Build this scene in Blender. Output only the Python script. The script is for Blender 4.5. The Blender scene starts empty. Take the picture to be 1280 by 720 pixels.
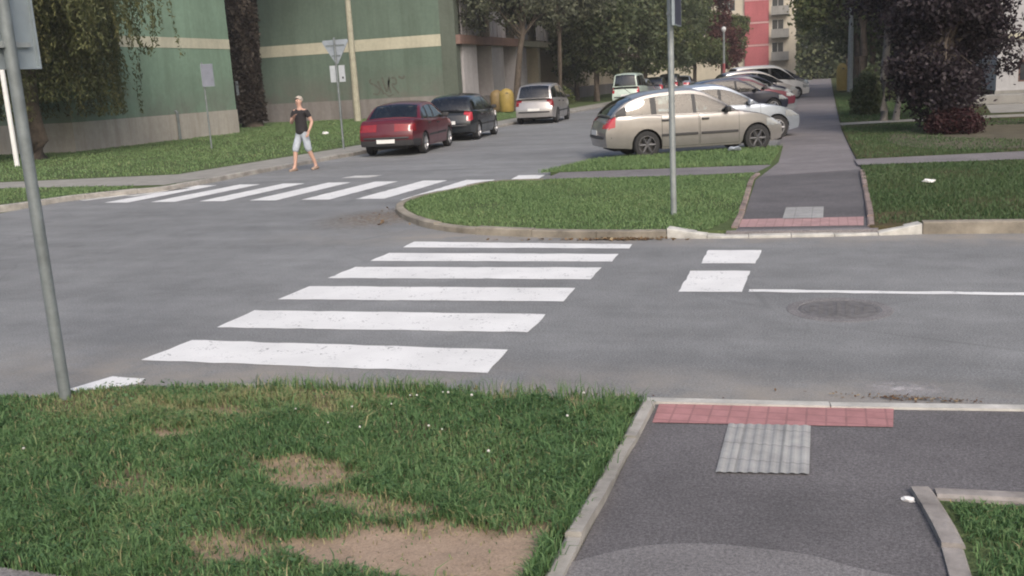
import bpy, bmesh, math, random
import numpy as np
from mathutils import Vector, Matrix

rng = np.random.default_rng(7)
random.seed(7)
S = bpy.context.scene
COL = S.collection
R_ = math.radians

# ------------------------------------------------------------------ scene helpers
def props(o, label=None, cat=None, group=None, kind=None):
    if label: o['label'] = label
    if cat: o['category'] = cat
    if group: o['group'] = group
    if kind: o['kind'] = kind
    return o

def empty(name, loc=(0, 0, 0), rz=0.0, label=None, cat=None, group=None, parent=None):
    o = bpy.data.objects.new(name, None)
    o.empty_display_size = 0.2
    COL.objects.link(o)
    o.location = loc
    o.rotation_euler = (0, 0, rz)
    if parent: o.parent = parent
    return props(o, label, cat, group)

def link_mesh(name, me, parent=None, mats=(), loc=None, rz=0.0):
    o = bpy.data.objects.new(name, me)
    COL.objects.link(o)
    for m in mats: me.materials.append(m)
    if loc is not None: o.location = loc
    if rz: o.rotation_euler = (0, 0, rz)
    if parent: o.parent = parent
    return o

def copy_tree(o, parent=None):
    c = o.copy()
    COL.objects.link(c)
    if parent is not None: c.parent = parent
    for ch in list(o.children): copy_tree(ch, c)
    return c

class MB:
    """collects shapes for one mesh"""
    def __init__(s): s.v = []; s.f = []; s.m = []
    def add(s, vs, fs, mi=0):
        b = len(s.v); s.v += [tuple(v) for v in vs]
        s.f += [tuple(i + b for i in f) for f in fs]; s.m += [mi] * len(fs)
        return s
    def box(s, x0, x1, y0, y1, z0, z1, mi=0):
        vs = [(x0,y0,z0),(x1,y0,z0),(x1,y1,z0),(x0,y1,z0),(x0,y0,z1),(x1,y0,z1),(x1,y1,z1),(x0,y1,z1)]
        return s.add(vs, [(0,3,2,1),(4,5,6,7),(0,1,5,4),(1,2,6,5),(2,3,7,6),(3,0,4,7)], mi)
    def tube(s, pts, rad, n=8, cap=True, mi=0):
        pts = [Vector(p) for p in pts]
        if not hasattr(rad, '__len__'): rad = [rad] * len(pts)
        vs = []; fs = []
        up = Vector((0, 0, 1))
        for i, p in enumerate(pts):
            d = (pts[min(i + 1, len(pts) - 1)] - pts[max(i - 1, 0)]).normalized()
            a = d.cross(up)
            if a.length < 1e-3: a = d.cross(Vector((0, 1, 0)))
            a.normalize(); b = a.cross(d).normalized()
            for k in range(n):
                t = 2 * math.pi * k / n
                vs.append(p + (a * math.cos(t) + b * math.sin(t)) * rad[i])
        for i in range(len(pts) - 1):
            for k in range(n):
                k2 = (k + 1) % n
                fs.append((i*n + k, i*n + k2, (i+1)*n + k2, (i+1)*n + k))
        if cap:
            fs.append(tuple(range(n))); fs.append(tuple((len(pts) - 1) * n + k for k in reversed(range(n))))
        return s.add(vs, fs, mi)
    def prism(s, poly, z0, z1, mi=0):
        n = len(poly)
        vs = [(x, y, z0) for x, y in poly] + [(x, y, z1) for x, y in poly]
        fs = [tuple(range(n, 2*n)), tuple(reversed(range(n)))] + [(i, (i+1) % n, n + (i+1) % n, n + i) for i in range(n)]
        return s.add(vs, fs, mi)
    def lathe(s, prof, n=24, axis='z', mi=0, c=(0, 0, 0)):
        """profile of (r, h) pairs turned round an axis"""
        vs = []; fs = []
        for r, h in prof:
            for k in range(n):
                t = 2 * math.pi * k / n
                a, b = r * math.cos(t), r * math.sin(t)
                p = (a, b, h) if axis == 'z' else (a, h, b)
                vs.append((p[0] + c[0], p[1] + c[1], p[2] + c[2]))
        for i in range(len(prof) - 1):
            for k in range(n):
                k2 = (k + 1) % n
                fs.append((i*n + k, i*n + k2, (i+1)*n + k2, (i+1)*n + k))
        return s.add(vs, fs, mi)
    def mesh(s, name, smooth=None):
        me = bpy.data.meshes.new(name)
        me.from_pydata(s.v, [], s.f)
        me.polygons.foreach_set('material_index', s.m)
        bm = bmesh.new(); bm.from_mesh(me)
        bmesh.ops.recalc_face_normals(bm, faces=bm.faces)
        bm.to_mesh(me); bm.free()
        if smooth is not None:
            me.polygons.foreach_set('use_smooth', [True] * len(me.polygons))
            me.set_sharp_from_angle(angle=R_(smooth))
        me.update()
        return me
    def build(s, name, mats, parent=None, smooth=None, loc=None, rz=0.0, bevel=0.0):
        if not isinstance(mats, (list, tuple)): mats = [mats]
        o = link_mesh(name, s.mesh(name, smooth), parent, mats, loc, rz)
        if bevel:
            b = o.modifiers.new('bevel', 'BEVEL'); b.width = bevel; b.segments = 2; b.limit_method = 'ANGLE'
        return o

def np_mesh(name, verts, faces, attrs=None, mats=(), mat_idx=None, parent=None):
    """verts (N,3), faces (M,k) arrays, attrs: per-vertex floats"""
    me = bpy.data.meshes.new(name)
    N = len(verts); M, k = faces.shape
    me.vertices.add(N); me.vertices.foreach_set('co', np.ascontiguousarray(verts, dtype=np.float32).ravel())
    me.loops.add(M * k); me.loops.foreach_set('vertex_index', np.ascontiguousarray(faces, dtype=np.int32).ravel())
    me.polygons.add(M); me.polygons.foreach_set('loop_start', np.arange(0, M * k, k, dtype=np.int32))
    if attrs:
        for an, av in attrs.items():
            a = me.attributes.new(an, 'FLOAT', 'POINT'); a.data.foreach_set('value', np.ascontiguousarray(av, dtype=np.float32))
    if mat_idx is not None: me.polygons.foreach_set('material_index', np.ascontiguousarray(mat_idx, dtype=np.int32))
    me.update(calc_edges=True)
    return link_mesh(name, me, parent, mats)

# ------------------------------------------------------------------ materials
def _new(name):
    m = bpy.data.materials.new(name); m.use_nodes = True
    nt = m.node_tree; b = nt.nodes['Principled BSDF']
    return m, nt, b
def _n(nt, t, **kw):
    n = nt.nodes.new(t)
    for k, v in kw.items():
        if k in n.inputs.keys(): n.inputs[k].default_value = v
        else: setattr(n, k, v)
    return n
def c4(c): return (c[0], c[1], c[2], 1.0)

def noise(nt, scale, detail=4, rough=.6, coords=None):
    n = _n(nt, 'ShaderNodeTexNoise', Scale=scale, Detail=detail, Roughness=rough)
    if coords is not None: nt.links.new(coords, n.inputs['Vector'])
    return n.outputs['Fac']
def ramp(nt, fac, stops):
    r = nt.nodes.new('ShaderNodeValToRGB'); e = r.color_ramp.elements
    while len(e) < len(stops): e.new(0.5)
    for i, (p, c) in enumerate(stops): e[i].position = p; e[i].color = c4(c) if hasattr(c, '__len__') else (c, c, c, 1)
    nt.links.new(fac, r.inputs['Fac'])
    return r.outputs['Color']
def mix(nt, fac, a, b, mode='MIX'):
    m = nt.nodes.new('ShaderNodeMix'); m.data_type = 'RGBA'; m.blend_type = mode
    for sock, v in ((m.inputs[0], fac), (m.inputs[6], a), (m.inputs[7], b)):
        if hasattr(v, 'links') or hasattr(v, 'is_linked'): nt.links.new(v, sock)
        elif hasattr(v, '__len__'): sock.default_value = c4(v)
        else: sock.default_value = v
    return m.outputs[2]
def geo(nt):
    return nt.nodes.new('ShaderNodeNewGeometry').outputs['Position']
def objco(nt):
    return nt.nodes.new('ShaderNodeTexCoord').outputs['Object']
def bump(nt, b, h, strength=.3, dist=.02):
    n = _n(nt, 'ShaderNodeBump', Strength=strength, Distance=dist)
    nt.links.new(h, n.inputs['Height']); nt.links.new(n.outputs['Normal'], b.inputs['Normal'])

def simple(name, c, rough=.6, metal=0.0, var=.12, scale=6, spec=.5, coat=0.0, bmp=0.0, bscale=40):
    m, nt, b = _new(name)
    co = objco(nt)
    f = noise(nt, scale, 5, .65, co)
    lo = tuple(x * (1 - var) for x in c); hi = tuple(min(1, x * (1 + var)) for x in c)
    nt.links.new(ramp(nt, f, [(.3, lo), (.7, hi)]), b.inputs['Base Color'])
    b.inputs['Roughness'].default_value = rough; b.inputs['Metallic'].default_value = metal
    b.inputs['Specular IOR Level'].default_value = spec
    if coat: b.inputs['Coat Weight'].default_value = coat; b.inputs['Coat Roughness'].default_value = .06
    if bmp: bump(nt, b, noise(nt, bscale, 4, .6, co), bmp, .01)
    return m

def asphalt_mat(name, base, kerb_dust=True, tone=(1.0, .98, 1.0)):
    m, nt, b = _new(name)
    p = geo(nt)
    base = tuple(base * t for t in tone)
    big = noise(nt, .35, 4, .6, p); mid = noise(nt, 2.2, 6, .7, p); fine = noise(nt, 70, 3, .7, p)
    c1 = ramp(nt, big, [(.3, tuple(x * .84 for x in base)), (.7, tuple(x * 1.14 for x in base))])
    mp = nt.nodes.new('ShaderNodeMapping'); mp.inputs['Scale'].default_value = (.22, 1.6, 1); mp.inputs['Rotation'].default_value = (0, 0, .03); nt.links.new(p, mp.inputs[0])
    lanes = ramp(nt, noise(nt, .9, 4, .6, mp.outputs[0]), [(.3, .86), (.7, 1.12)])
    c2 = mix(nt, 1.0, mix(nt, 1.0, c1, ramp(nt, mid, [(.25, .82), (.75, 1.16)]), 'MULTIPLY'), lanes, 'MULTIPLY')
    spots = ramp(nt, noise(nt, 1.1, 2, .5, p), [(.66, 1.0), (.74, .80)])
    c2 = mix(nt, 1.0, c2, spots, 'MULTIPLY')
    grit = ramp(nt, noise(nt, 190, 2, .8, p), [(.35, .7), (.65, 1.3)])
    c2 = mix(nt, 1.0, c2, grit, 'MULTIPLY')
    c3 = mix(nt, 1.0, c2, ramp(nt, fine, [(.3, .62), (.7, 1.38)]), 'MULTIPLY')
    # faint cracks and sealed seams
    v = _n(nt, 'ShaderNodeTexVoronoi', Scale=.42); v.feature = 'DISTANCE_TO_EDGE'
    wn = _n(nt, 'ShaderNodeTexNoise', Scale=1.6, Detail=6)
    nt.links.new(p, wn.inputs['Vector'])
    vm = mix(nt, .12, p, wn.outputs['Color'], 'ADD'); nt.links.new(vm, v.inputs['Vector'])
    crack = ramp(nt, v.outputs['Distance'], [(.0, 1.0), (.010, 0.0)])
    cm = mix(nt, 1.0, crack, ramp(nt, noise(nt, .22, 3, .6, p), [(.52, 0.0), (.62, .4)]), 'MULTIPLY')
    c4_ = mix(nt, cm, c3, tuple(x * .4 for x in base))
    out = c4_
    if kerb_dust:
        sx = nt.nodes.new('ShaderNodeSeparateXYZ'); nt.links.new(p, sx.inputs[0])
        def band(y, w):
            a = _n(nt, 'ShaderNodeMath', operation='SUBTRACT'); nt.links.new(sx.outputs['Y'], a.inputs[0]); a.inputs[1].default_value = y
            d = _n(nt, 'ShaderNodeMath', operation='ABSOLUTE'); nt.links.new(a.outputs[0], d.inputs[0])
            q = _n(nt, 'ShaderNodeMath', operation='DIVIDE'); nt.links.new(d.outputs[0], q.inputs[0]); q.inputs[1].default_value = w
            return ramp(nt, q.outputs[0], [(0, 1.0), (1, 0.0)])
        xm = nt.nodes.new('ShaderNodeMapRange'); nt.links.new(sx.outputs['X'], xm.inputs[0]); xm.inputs[1].default_value = -7.2; xm.inputs[2].default_value = -4.6
        k = mix(nt, 1.0, mix(nt, 1.0, band(5.25, .75), band(10.85, .7), 'ADD'), ramp(nt, noise(nt, 1.7, 6, .7, p), [(.36, 0.0), (.66, .95)]), 'MULTIPLY')
        k = mix(nt, 1.0, k, xm.outputs[0], 'MULTIPLY')
        out = mix(nt, k, c4_, (.30, .268, .23))
    nt.links.new(out, b.inputs['Base Color'])
    b.inputs['Roughness'].default_value = .82; b.inputs['Specular IOR Level'].default_value = .35
    bump(nt, b, fine, .35, .006)
    return m

def paint_mat(name, c=(.78, .78, .77), under=(.2, .2, .205), wear=.435):
    m, nt, b = _new(name)
    p = geo(nt)
    w = mix(nt, .5, noise(nt, 5.5, 7, .75, p), noise(nt, 38, 4, .7, p))
    fac = ramp(nt, w, [(wear - .06, 0.0), (wear, 1.0)])
    tone = ramp(nt, noise(nt, 1.8, 5, .6, p), [(.3, tuple(x * .84 for x in c)), (.7, c)])
    nt.links.new(mix(nt, fac, under, tone), b.inputs['Base Color'])
    b.inputs['Roughness'].default_value = .7
    bump(nt, b, noise(nt, 70, 3, .7, p), .2, .004)
    return m

def leaf_mat(name, stops, trans=.25, rough=.55):
    m, nt, b = _new(name)
    a = nt.nodes.new('ShaderNodeAttribute'); a.attribute_name = 'tint'
    col = ramp(nt, a.outputs['Fac'], stops)
    nt.links.new(col, b.inputs['Base Color'])
    b.inputs['Roughness'].default_value = rough; b.inputs['Specular IOR Level'].default_value = .3
    tr = nt.nodes.new('ShaderNodeBsdfTranslucent'); nt.links.new(col, tr.inputs['Color'])
    mx = nt.nodes.new('ShaderNodeMixShader'); mx.inputs[0].default_value = trans
    nt.links.new(b.outputs[0], mx.inputs[1]); nt.links.new(tr.outputs[0], mx.inputs[2])
    nt.links.new(mx.outputs[0], nt.nodes['Material Output'].inputs['Surface'])
    return m

def glass_mat(name, tint=.45, refl=.95, col=(.75, .9, .88)):
    m, nt, b = _new(name)
    t = nt.nodes.new('ShaderNodeBsdfTransparent'); t.inputs[0].default_value = c4(tuple(x * tint for x in col))
    g = nt.nodes.new('ShaderNodeBsdfGlossy'); g.inputs['Roughness'].default_value = .03; g.inputs[0].default_value = (refl,) * 3 + (1,)
    f = _n(nt, 'ShaderNodeFresnel', IOR=1.7); ad = _n(nt, 'ShaderNodeMath', operation='ADD'); nt.links.new(f.outputs[0], ad.inputs[0]); ad.inputs[1].default_value = .03
    mx = nt.nodes.new('ShaderNodeMixShader')
    nt.links.new(ad.outputs[0], mx.inputs[0]); nt.links.new(t.outputs[0], mx.inputs[1]); nt.links.new(g.outputs[0], mx.inputs[2])
    nt.links.new(mx.outputs[0], nt.nodes['Material Output'].inputs['Surface'])
    nt.nodes.remove(b)
    return m

def soil_mat(name, bare, hid):
    m, nt, b = _new(name)
    p = geo(nt)
    a = nt.nodes.new('ShaderNodeAttribute'); a.attribute_name = 'bare'
    f1 = noise(nt, 9, 6, .7, p); f2 = noise(nt, 90, 3, .7, p)
    cb = mix(nt, 1.0, ramp(nt, f1, [(.25, tuple(x * .78 for x in bare)), (.75, tuple(x * 1.15 for x in bare))]), ramp(nt, f2, [(.3, .75), (.7, 1.2)]), 'MULTIPLY')
    ch = ramp(nt, f1, [(.3, tuple(x * .7 for x in hid)), (.7, tuple(x * 1.3 for x in hid))])
    nt.links.new(mix(nt, a.outputs['Fac'], ch, cb), b.inputs['Base Color'])
    b.inputs['Roughness'].default_value = .95; b.inputs['Specular IOR Level'].default_value = .1
    bump(nt, b, mix(nt, .5, f1, f2), .6, .02)
    return m

def lawn_mat(name, g1, g2, dirt, dirt_at=.62):
    m, nt, b = _new(name)
    p = geo(nt)
    f = noise(nt, 6, 6, .75, p); big = noise(nt, .7, 5, .6, p)
    fine = noise(nt, 45, 3, .7, p)
    c = mix(nt, 1.0, ramp(nt, f, [(.3, g1), (.7, g2)]), ramp(nt, fine, [(.3, .6), (.7, 1.35)]), 'MULTIPLY')
    nt.links.new(mix(nt, ramp(nt, big, [(dirt_at, 0.0), (dirt_at + .14, .8)]), c, dirt), b.inputs['Base Color'])
    b.inputs['Roughness'].default_value = .95; b.inputs['Specular IOR Level'].default_value = .1
    bump(nt, b, fine, .8, .03)
    return m

def plaster_mat(name, c, stain=(.5, .48, .46), stain_amt=.5, grime=0.0):
    """painted render with rain streaks and a grubby lower wall"""
    m, nt, b = _new(name)
    p = geo(nt)
    f = noise(nt, .5, 5, .6, p); f2 = noise(nt, 5, 5, .7, p)
    base = mix(nt, 1.0, ramp(nt, f, [(.3, tuple(x * .88 for x in c)), (.7, tuple(x * 1.1 for x in c))]), ramp(nt, f2, [(.3, .9), (.7, 1.08)]), 'MULTIPLY')
    mp = nt.nodes.new('ShaderNodeMapping'); mp.inputs['Scale'].default_value = (1.3, 1.3, .12); nt.links.new(p, mp.inputs[0])
    st = ramp(nt, noise(nt, 1.2, 5, .7, mp.outputs[0]), [(.45, 0.0), (.75, stain_amt)])
    col = mix(nt, st, base, tuple(x * y for x, y in zip(c, stain)))
    if grime:  # splashed and scuffed lower wall
        sx = nt.nodes.new('ShaderNodeSeparateXYZ'); nt.links.new(p, sx.inputs[0])
        mr = nt.nodes.new('ShaderNodeMapRange'); nt.links.new(sx.outputs['Z'], mr.inputs[0]); mr.inputs[1].default_value = 3.0; mr.inputs[2].default_value = 1.3
        g = mix(nt, 1.0, mr.outputs[0], ramp(nt, noise(nt, .55, 6, .65, p), [(.36, 0.0), (.62, grime)]), 'MULTIPLY')
        col = mix(nt, g, col, (.15, .135, .125))
    nt.links.new(col, b.inputs['Base Color'])
    b.inputs['Roughness'].default_value = .9; b.inputs['Specular IOR Level'].default_value = .15
    bump(nt, b, noise(nt, 25, 4, .7, p), .25, .01)
    return m

M = {}
M['road'] = asphalt_mat('asphalt_road', .212, True, (.975, .992, 1.0))
M['path'] = asphalt_mat('asphalt_path', .122, False, (1.0, .95, .98))
M['path_far'] = asphalt_mat('asphalt_old_path', .185, False, (1.0, .93, .95))
M['patch'] = asphalt_mat('asphalt_patch', .185, False, (1.0, .96, .97))
M['walk'] = simple('worn_concrete', (.27, .26, .235), .9, var=.2, scale=3, bmp=.2)
M['kerb'] = simple('kerb_concrete', (.30, .285, .26), .9, var=.38, scale=4, bmp=.25)
M['kerb_old'] = simple('mossy_kerb', (.235, .21, .17), .95, var=.5, scale=2.2, bmp=.4)
M['kerb_pink'] = simple('pinkish_edging', (.24, .185, .165), .95, var=.45, scale=3, bmp=.4)
M['kerb_pinkish'] = simple('worn_pinkish_edging', (.25, .23, .215), .95, var=.42, scale=5, bmp=.5)
M['kerb_pale'] = simple('whitewashed_kerb', (.44, .43, .40), .9, var=.35, scale=5, bmp=.25)
M['white_line'] = paint_mat('road_paint')
M['white_worn'] = paint_mat('worn_road_paint', (.66, .65, .62), wear=.47)
M['lawn'] = lawn_mat('lawn_soil', (.075, .105, .045), (.115, .15, .066), (.15, .125, .085))
M['lawn_dim'] = lawn_mat('shade_tinted_lawn_soil', (.042, .062, .024), (.075, .09, .036), (.105, .08, .05), .5)  # darker lawn soil copy: shade of the right-hand side painted into its colour
M['soil'] = soil_mat('verge_soil', (.37, .28, .21), (.125, .105, .065))
M['terrain'] = lawn_mat('terrain_soil', (.05, .07, .03), (.08, .1, .045), (.14, .11, .07))
GRASS_STOPS = [(0, (0.056, 0.110, 0.046)), (.45, (0.116, 0.220, 0.086)), (.75, (0.180, 0.278, 0.114)), (.9, (0.267, 0.278, 0.133)), (1, (0.383, 0.325, 0.186))]
M['blade'] = leaf_mat('grass_blade', GRASS_STOPS, .3)
M['blade_far'] = leaf_mat('lawn_blade', [(0, (0.110, 0.182, 0.077)), (.5, (0.182, 0.281, 0.116)), (.85, (0.231, 0.303, 0.132)), (1, (0.286, 0.264, 0.143))], .3)
M['blade_dim'] = leaf_mat('shade_tinted_lawn_blade', [(0, (0.056, 0.106, 0.041)), (.5, (0.090, 0.146, 0.060)), (.85, (0.108, 0.143, 0.064)), (1, (.2, .165, .1))], .3)  # darker blade copy with the right-hand lawns' shade put into the colour
M['clover'] = simple('clover_blossom', (.55, .54, .50), .8, var=.1)
M['weed'] = leaf_mat('broad_weed', [(0, (.05, .11, .045)), (1, (.11, .2, .085))], .3)
M['willow'] = leaf_mat('willow_leaf', [(0, (0.050, 0.060, 0.025)), (.5, (0.100, 0.112, 0.045)), (1, (0.188, 0.181, 0.075))], .3)
M['olive'] = leaf_mat('olive_leaf', [(0, (0.061, 0.068, 0.049)), (.5, (0.115, 0.128, 0.084)), (1, (0.203, 0.209, 0.135))], .3)
M['dark_leaf'] = leaf_mat('dark_leaf', [(0, (0.040, 0.054, 0.029)), (.5, (0.086, 0.112, 0.054)), (1, (0.171, 0.180, 0.090))], .25)
M['mid_leaf'] = leaf_mat('mid_leaf', [(0, (0.053, 0.075, 0.027)), (.5, (0.105, 0.135, 0.051)), (1, (0.203, 0.210, 0.083))], .3)
M['plum'] = leaf_mat('plum_leaf', [(0, (.016, .012, .015)), (.5, (.027, .019, .025)), (.85, (.042, .030, .035)), (1, (.048, .046, .034))], .15)
M['red_leaf'] = leaf_mat('red_leaf', [(0, (.05, .018, .016)), (.5, (.10, .035, .033)), (1, (.17, .075, .06))], .25)
M['deep_red'] = leaf_mat('deep_red_leaf', [(0, (.022, .009, .010)), (.5, (.040, .013, .015)), (1, (.065, .026, .027))], .15)
M['ivy'] = leaf_mat('ivy_leaf', [(0, (.018, .012, .010)), (.5, (.036, .026, .021)), (1, (.06, .048, .036))], .1)
M['bark'] = simple('bark', (.085, .068, .054), .95, var=.45, scale=5, bmp=.8, bscale=18)
M['bark_grey'] = simple('grey_bark', (.15, .14, .13), .95, var=.35, scale=6, bmp=.6, bscale=18)
M['dry'] = leaf_mat('dry_leaf', [(0, (.10, .055, .03)), (.6, (.2, .13, .07)), (1, (.32, .25, .15))], .2)
M['steel'] = simple('galvanised_steel', (.30, .325, .325), .5, .35, var=.2, scale=8)
M['steel_dark'] = simple('weathered_steel', (.19, .215, .22), .55, .3, var=.25, scale=7)
M['sign_back'] = simple('sign_aluminium', (.30, .345, .37), .45, .35, var=.12, scale=3)
M['sign_pale'] = simple('pale_sign_sheet', (.29, .325, .365), .5, .1, var=.12, scale=4)
M['blue'] = simple('sign_blue', (.045, .05, .08), .45, var=.1)
M['white_plastic'] = simple('white_sheet', (.72, .72, .72), .5, var=.06)
M['black'] = simple('black_rubber', (.022, .022, .023), .8, var=.2)
M['black_trim'] = simple('black_trim', (.03, .03, .032), .55, var=.15)
M['pole_concrete'] = simple('pole_concrete', (.36, .345, .27), .9, var=.2, scale=4)
M['yellow'] = simple('yellow_container', (.31, .225, .06), .55, var=.2, scale=3)
M['ochre'] = simple('faded_container', (.20, .14, .06), .6, var=.25, scale=3)
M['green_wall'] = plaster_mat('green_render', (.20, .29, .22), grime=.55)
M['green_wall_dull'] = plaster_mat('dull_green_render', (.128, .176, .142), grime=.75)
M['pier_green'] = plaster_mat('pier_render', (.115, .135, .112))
M['band'] = plaster_mat('cream_band', (.50, .48, .38), stain_amt=.3)
M['plinth'] = plaster_mat('concrete_plinth', (.41, .385, .345), (.6, .56, .5), .7)
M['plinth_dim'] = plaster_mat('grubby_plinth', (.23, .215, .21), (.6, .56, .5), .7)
M['cream_wall'] = plaster_mat('cream_render', (.52, .47, .38), stain_amt=.35)
M['red_wall'] = plaster_mat('red_render', (.40, .125, .135), stain_amt=.25)
M['lilac_panel'] = plaster_mat('lilac_panel', (.40, .385, .40), stain_amt=.4)
M['rust_slab'] = plaster_mat('rusty_slab', (.22, .145, .125), stain_amt=.4)
M['grey_render'] = plaster_mat('grey_render', (.27, .265, .25), stain_amt=.5)
M['white_wall'] = plaster_mat('white_render', (.42, .42, .43), stain_amt=.35)
M['recess'] = simple('recess_wall', (.12, .115, .11), .9, var=.2)
M['window_pane'] = simple('window_pane', (.035, .04, .045), .08, var=.3, scale=1.5, spec=.8)
M['frame'] = simple('window_frame', (.5, .49, .46), .6, var=.1)
M['frame_brown'] = simple('brown_frame', (.10, .05, .04), .6, var=.1)
M['roof'] = simple('roof_felt', (.12, .11, .11), .9, var=.2)
M['graffiti'] = simple('spray_paint', (.095, .10, .085), .9, var=.3)
M['brick_red'] = None
M['skin'] = simple('skin', (.52, .32, .245), .55, var=.06, scale=20)
M['skin_dim'] = simple('skin_tone', (.42, .26, .2), .55, var=.06, scale=20)
M['cloth_black'] = simple('black_cloth', (.022, .02, .022), .9, var=.3, scale=12, bmp=.2)
M['cloth_pale'] = simple('pale_cloth', (.38, .42, .47), .9, var=.2, scale=10, bmp=.2)
M['cloth_navy'] = simple('navy_cloth', (.03, .024, .055), .9, var=.3, scale=10)
M['hair_pale'] = simple('pale_hair', (.40, .35, .30), .7, var=.2, scale=40)
M['hair_dark'] = simple('dark_hair', (.05, .035, .03), .7, var=.2, scale=40)
M['shoe'] = simple('shoe', (.30, .22, .17), .6, var=.2)
M['glass'] = glass_mat('car_glass', .36)
M['glass_dark'] = glass_mat('tinted_glass', .16)
M['seat_cloth'] = simple('seat_cloth', (.06, .06, .065), .9, var=.2)
M['rim'] = simple('alloy_rim', (.42, .42, .43), .35, .7, var=.1)
M['rim_dark'] = simple('steel_rim', (.10, .10, .105), .5, .5, var=.2)
M['tail_red'] = simple('tail_lamp', (.42, .035, .05), .15, var=.15, scale=9, coat=.5)
M['tail_dark'] = simple('smoked_tail_lamp', (.22, .012, .016), .15, var=.15, scale=9, coat=.5)
M['lamp_clear'] = simple('head_lamp', (.42, .44, .45), .08, .3, var=.2, scale=9, coat=.6)
M['plate'] = simple('plate_white', (.72, .72, .70), .5, var=.05)
M['sign_lilac'] = simple('lilac_sign_sheet', (.215, .23, .285), .5, .1, var=.15, scale=4)
M['plate_grey'] = simple('plate_grey', (.42, .45, .48), .5, var=.1)
M['manhole'] = simple('cast_iron', (.15, .145, .145), .75, .2, var=.3, scale=14, bmp=.5)
M['red_paver'] = None; M['grey_paver'] = None

def paver_mat(name, c, c2, sx, sy):
    m, nt, b = _new(name)
    p = geo(nt)
    br = nt.nodes.new('ShaderNodeTexBrick'); nt.links.new(p, br.inputs['Vector'])
    br.offset = 0.0
    for k, v in (('Scale', 1.0), ('Brick Width', sx), ('Row Height', sy), ('Mortar Size', .006), ('Color1', c4(c)), ('Color2', c4(c2)), ('Mortar', c4(tuple(x * .72 for x in c)))):
        br.inputs[k].default_value = v
    col = mix(nt, 1.0, br.outputs['Color'], ramp(nt, noise(nt, 7, 6, .7, p), [(.25, .72), (.75, 1.2)]), 'MULTIPLY')
    nt.links.new(col, b.inputs['Base Color']); b.inputs['Roughness'].default_value = .85
    bump(nt, b, noise(nt, 60, 3, .7, p), .25, .005)
    return m
M['red_paver'] = paver_mat('red_tactile', (.40, .20, .20), (.36, .175, .175), .1, .1)
M['red_paver_far'] = paver_mat('faded_tactile', (.42, .26, .255), (.37, .24, .235), .1, .1)
M['grey_paver'] = paver_mat('grey_tactile', (.34, .34, .33), (.30, .30, .295), .2, .21)

def car_paint(name, c, metal=.3, rough=.32):
    m, nt, b = _new(name)
    co = objco(nt)
    f = noise(nt, 3, 5, .7, co)
    nt.links.new(ramp(nt, f, [(.3, tuple(x * .9 for x in c)), (.7, tuple(min(1, x * 1.06) for x in c))]), b.inputs['Base Color'])
    b.inputs['Metallic'].default_value = metal; b.inputs['Roughness'].default_value = rough
    b.inputs['Coat Weight'].default_value = .6; b.inputs['Coat Roughness'].default_value = .08
    return m

# ------------------------------------------------------------------ camera
CAM_H = 1.85
cd = bpy.data.cameras.new('camera'); cam = bpy.data.objects.new('camera', cd); COL.objects.link(cam)
rot = Matrix(((0.94965987, -0.01556285, 0.31289602), (0.30865043, 0.21759855, -0.92595129), (-0.05367529, 0.97591427, 0.21144809)))
cam.matrix_world = Matrix.Translation((0, 0, CAM_H)) @ rot.to_4x4()
cd.sensor_width = 36; cd.lens = 1200 / 1280 * 36; cd.clip_start = .05; cd.clip_end = 2000
S.camera = cam
def ratio_x(u, Y):
    """world x on the line of sight through photo column u at the horizon, at distance Y"""
    d = rot @ Vector(((u - 640) / 1200, -(135.2 - .055 * u - 360) / 1200, -1)); return d.x / d.y * Y

# ------------------------------------------------------------------ ground
def sheet(name, poly, z, mat, kind='structure'):
    me = bpy.data.meshes.new(name); me.from_pydata([(x, y, z) for x, y in poly], [], [tuple(range(len(poly)))])
    o = link_mesh(name, me, None, [mat])
    if kind: o['kind'] = kind
    return o
def slab(name, poly, z, mat, z0=-.05):
    m = MB(); m.prism(poly, z0, z)
    o = m.build(name, mat); o['kind'] = 'structure'
    return o

sheet('terrain', [(-420, -60), (420, -60), (420, 700), (-420, 700)], -.03, M['terrain'])
sheet('road', [(-120, 3.0), (-14, 3.0), (-14, -30), (-6.0, -30), (-6.0, 2), (-4.6, 4.9), (-3, 5.2), (120, 5.2), (120, 11.3),
               (-.6, 11.3), (-.9, 18.0), (-1.3, 150), (-14.2, 150), (-14.2, 12.9), (-120, 11.6)], 0.0, M['road'])

def smooth_line(pts, n=6):
    P = [np.array(p, float) for p in pts]; out = []
    for i in range(len(P) - 1):
        p0 = P[max(i - 1, 0)]; p1 = P[i]; p2 = P[i + 1]; p3 = P[min(i + 2, len(P) - 1)]
        for k in range(n):
            t = k / n
            out.append(.5 * ((2*p1) + (-p0+p2)*t + (2*p0-5*p1+4*p2-p3)*t*t + (-p0+3*p1-3*p2+p3)*t**3))
    out.append(P[-1]); return [tuple(p) for p in out]

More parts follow.
